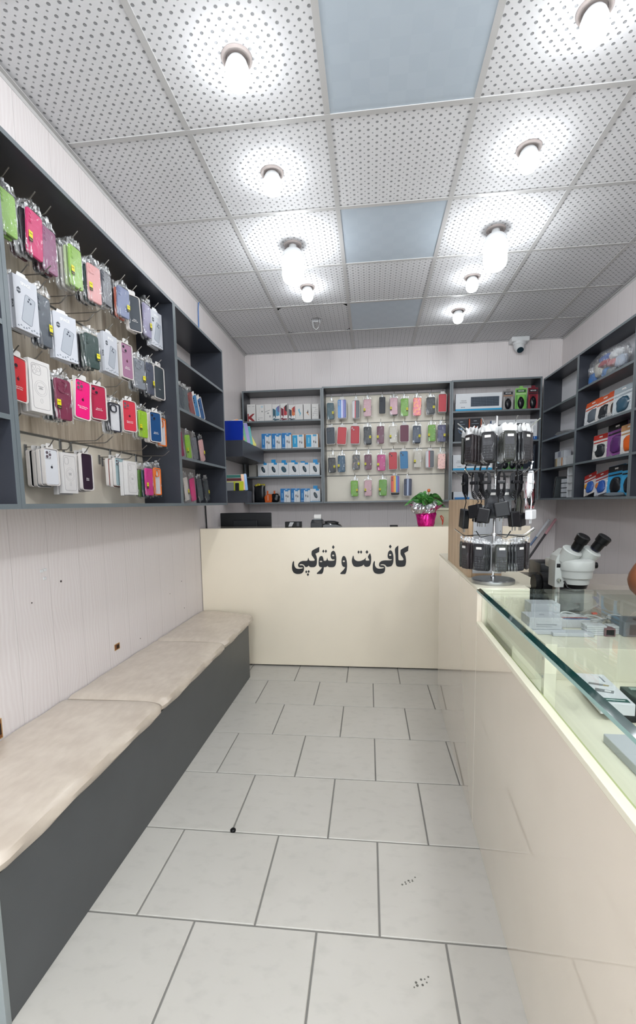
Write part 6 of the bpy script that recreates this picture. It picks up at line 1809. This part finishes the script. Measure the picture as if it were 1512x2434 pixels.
# big bag on the top shelf
t = on_right('plastic_bag', 3.68, 2.1525, 'big clear plastic bag stuffed with blue, red and white pieces on the top right shelf', 'bag', None, 1.722)
soft_blob('bag', t, 0, .0, .105, .29, .062, .105, BAGH, 21, 22, .10)
for i, (x, z, sx, sz, c) in enumerate(((-.20, .05, .05, .045, '#3a78c0'), (-.12, .10, .06, .05, '#d9d8cc'), (-.05, .16, .09, .028, '#3f66b4'), (-.02, .12, .09, .020, '#b4283c'), (.08, .10, .07, .022, '#d98a8c'), (-.03, .05, .05, .04, '#6f9ad0'), (.13, .14, .08, .03, '#dfe3e6'), (.18, .08, .06, .04, '#b9c6d8'), (.04, .04, .06, .03, '#9aa6a8'))):
    soft_blob('contents', t, x, -.01+.008*(i % 3), z, sx, .03, sz, mat(c, .35), 30+i, 10, .16, False)
# dark bag hanging at the right of the second shelf
t = on_right('black_pouch', 3.25, 1.905, 'black pouch standing at the right end of the second shelf of the right unit', 'bag', None, 1.765)
soft_blob('pouch', t, 0, .02, .08, .045, .03, .11, mat('#0c0d10', .35), 40, 12, .06)

# ================================================================ SHOPKEEPER, only an elbow shows
SKIN = laminate('skin', '#6e4026', .42, 0, .05)
t = tag(empty('person', (1.273, 1.225, 0)), 'person behind the glass case at the right edge, bare brown elbow resting on the glass', 'person')
def skin_mesh(name, verts, edges, radii, m, parent, sub=2):
    me = bpy.data.meshes.new(name); me.from_pydata(verts, edges, []); o = obj(name, me, parent)
    md = o.modifiers.new('skin', 'SKIN'); me.skin_vertices
    for i, r in enumerate(radii):
        me.skin_vertices[0].data[i].radius = (r, r) if isinstance(r, (int, float)) else r
    me.skin_vertices[0].data[0].use_root = True
    s = o.modifiers.new('sub', 'SUBSURF'); s.levels = sub; s.render_levels = sub
    dg = bpy.context.evaluated_depsgraph_get(); dg.update()
    m2 = bpy.data.meshes.new_from_object(o.evaluated_get(dg)); nm = o.name; bpy.data.objects.remove(o)
    m2.materials.clear(); m2.materials.append(m); m2.polygons.foreach_set('use_smooth', [True]*len(m2.polygons))
    return obj(name, m2, parent)
# joints relative to (1.35, 1.40, 0)
J = [(.02, .02, .96), (.02, .03, 1.10), (.01, .03, 1.28), (0, .03, 1.40), (-.01, .02, 1.49), (-.02, .0, 1.56), (-.03, -.005, 1.64), (-.03, -.005, 1.70),
     (-.10, .09, 1.37), (-.17, .13, 1.33), (-.33, .25, 1.16), (-.425, .305, 1.018), (-.38, .16, 1.012), (-.33, .05, .995), (-.325, .0, .990),
     (.10, -.05, 1.37), (.17, -.10, 1.33), (.20, -.16, 1.10), (.12, -.22, 1.02), (-.08, -.20, 1.00), (-.14, -.19, .99)]
E_ = [(0, 1), (1, 2), (2, 3), (3, 4), (4, 5), (5, 6), (6, 7), (3, 8), (8, 9), (9, 10), (10, 11), (11, 12), (12, 13), (13, 14), (3, 15), (15, 16), (16, 17), (17, 18), (18, 19), (19, 20)]
Rr = [(.15, .11), (.145, .11), (.15, .11), (.13, .09), .055, .07, .085, .07, .07, .066, .062, .074, .058, .030, .028, .07, .06, .046, .045, .030, .028]
skin_mesh('body', J, E_, Rr, SKIN, t)
for hx, hy, sgn in ((-.325, -.0, 1), (-.14, -.19, -1)):
    for fi, (dx, L) in enumerate(((-.024, .062), (-.008, .070), (.008, .066), (.024, .052))):
        if sgn > 0: P = [(hx+dx*.6, hy+.01, .988), (hx+dx, hy-.05, .990), (hx+dx*1.1, hy-.05-L*.5, .984), (hx+dx*1.1, hy-.05-L*.9, .972)]
        else: P = [(hx+.01, hy+dx*.6, .988), (hx-.05, hy+dx, .990), (hx-.05-L*.5, hy+dx*1.1, .984), (hx-.05-L*.9, hy+dx*1.1, .972)]
        skin_mesh('finger', P, [(0, 1), (1, 2), (2, 3)], [.012, .010, .0088, .0078], SKIN, t, 1)
    P = [(hx+.01*sgn, hy, .985), (hx+.035, hy-.03*sgn, .983), (hx+.045, hy-.055*sgn if sgn > 0 else hy-.02, .975)]
    skin_mesh('thumb', P, [(0, 1), (1, 2)], [.013, .011, .009], SKIN, t, 1)
# head details, hair and shirt
m = MB().cham(-.018, .018, -.03, .0, 0, .028, .008); m.build('nose', SKIN, t, True, (-.112, .0, 1.61))
for dy in (-.03, .03): MB().lathe([(.001, -.010), (.010, 0), (.001, .010)], n=12).build('eye', mat('#e9e4df', .2), t, True, (-.105, dy, 1.645))
soft_blob('hair', t, -.015, -.005, 1.72, .088, .092, .055, mat('#1a1512', .7), 50, 12, .02, False)
MB().cham(-.006, .006, -.022, .022, 0, .006, .002).build('mouth', mat('#8a4a40', .5), t, True, (-.108, 0, 1.578))
for dy in (-.088, .088): MB().cham(-.012, .012, -.008, .008, 0, .05, .006).build('ear', SKIN, t, True, (-.025, dy, 1.62))
skin_mesh('shirt', [(.02, .02, .90), (.02, .03, 1.10), (.01, .03, 1.28), (0, .03, 1.40), (-.10, .09, 1.375), (-.18, .135, 1.32), (-.23, .175, 1.24), (.10, -.05, 1.375), (.18, -.105, 1.32), (.19, -.13, 1.22)],
          [(0, 1), (1, 2), (2, 3), (3, 4), (4, 5), (5, 6), (3, 7), (7, 8), (8, 9)], [(.165, .125), (.16, .125), (.165, .125), (.14, .10), .082, .072, .062, .082, .072, .062], mat('#3b4452', .8), t)
skin_mesh('trousers', [(.02, .02, .88), (.02, .02, .80), (-.02, .10, .62), (-.02, .11, .40), (-.02, .11, .10), (-.02, -.08, .62), (-.02, -.09, .40), (-.02, -.09, .10)],
          [(0, 1), (1, 2), (2, 3), (3, 4), (1, 5), (5, 6), (6, 7)], [(.16, .12), (.15, .12), .085, .07, .055, .085, .07, .055], mat('#23262c', .8), t)
for dy in (.11, -.09): MB().cham(-.16, .08, -.045, .045, 0, .085, .02).build('shoe', BLACK, t, True, (-.03, dy, .001))
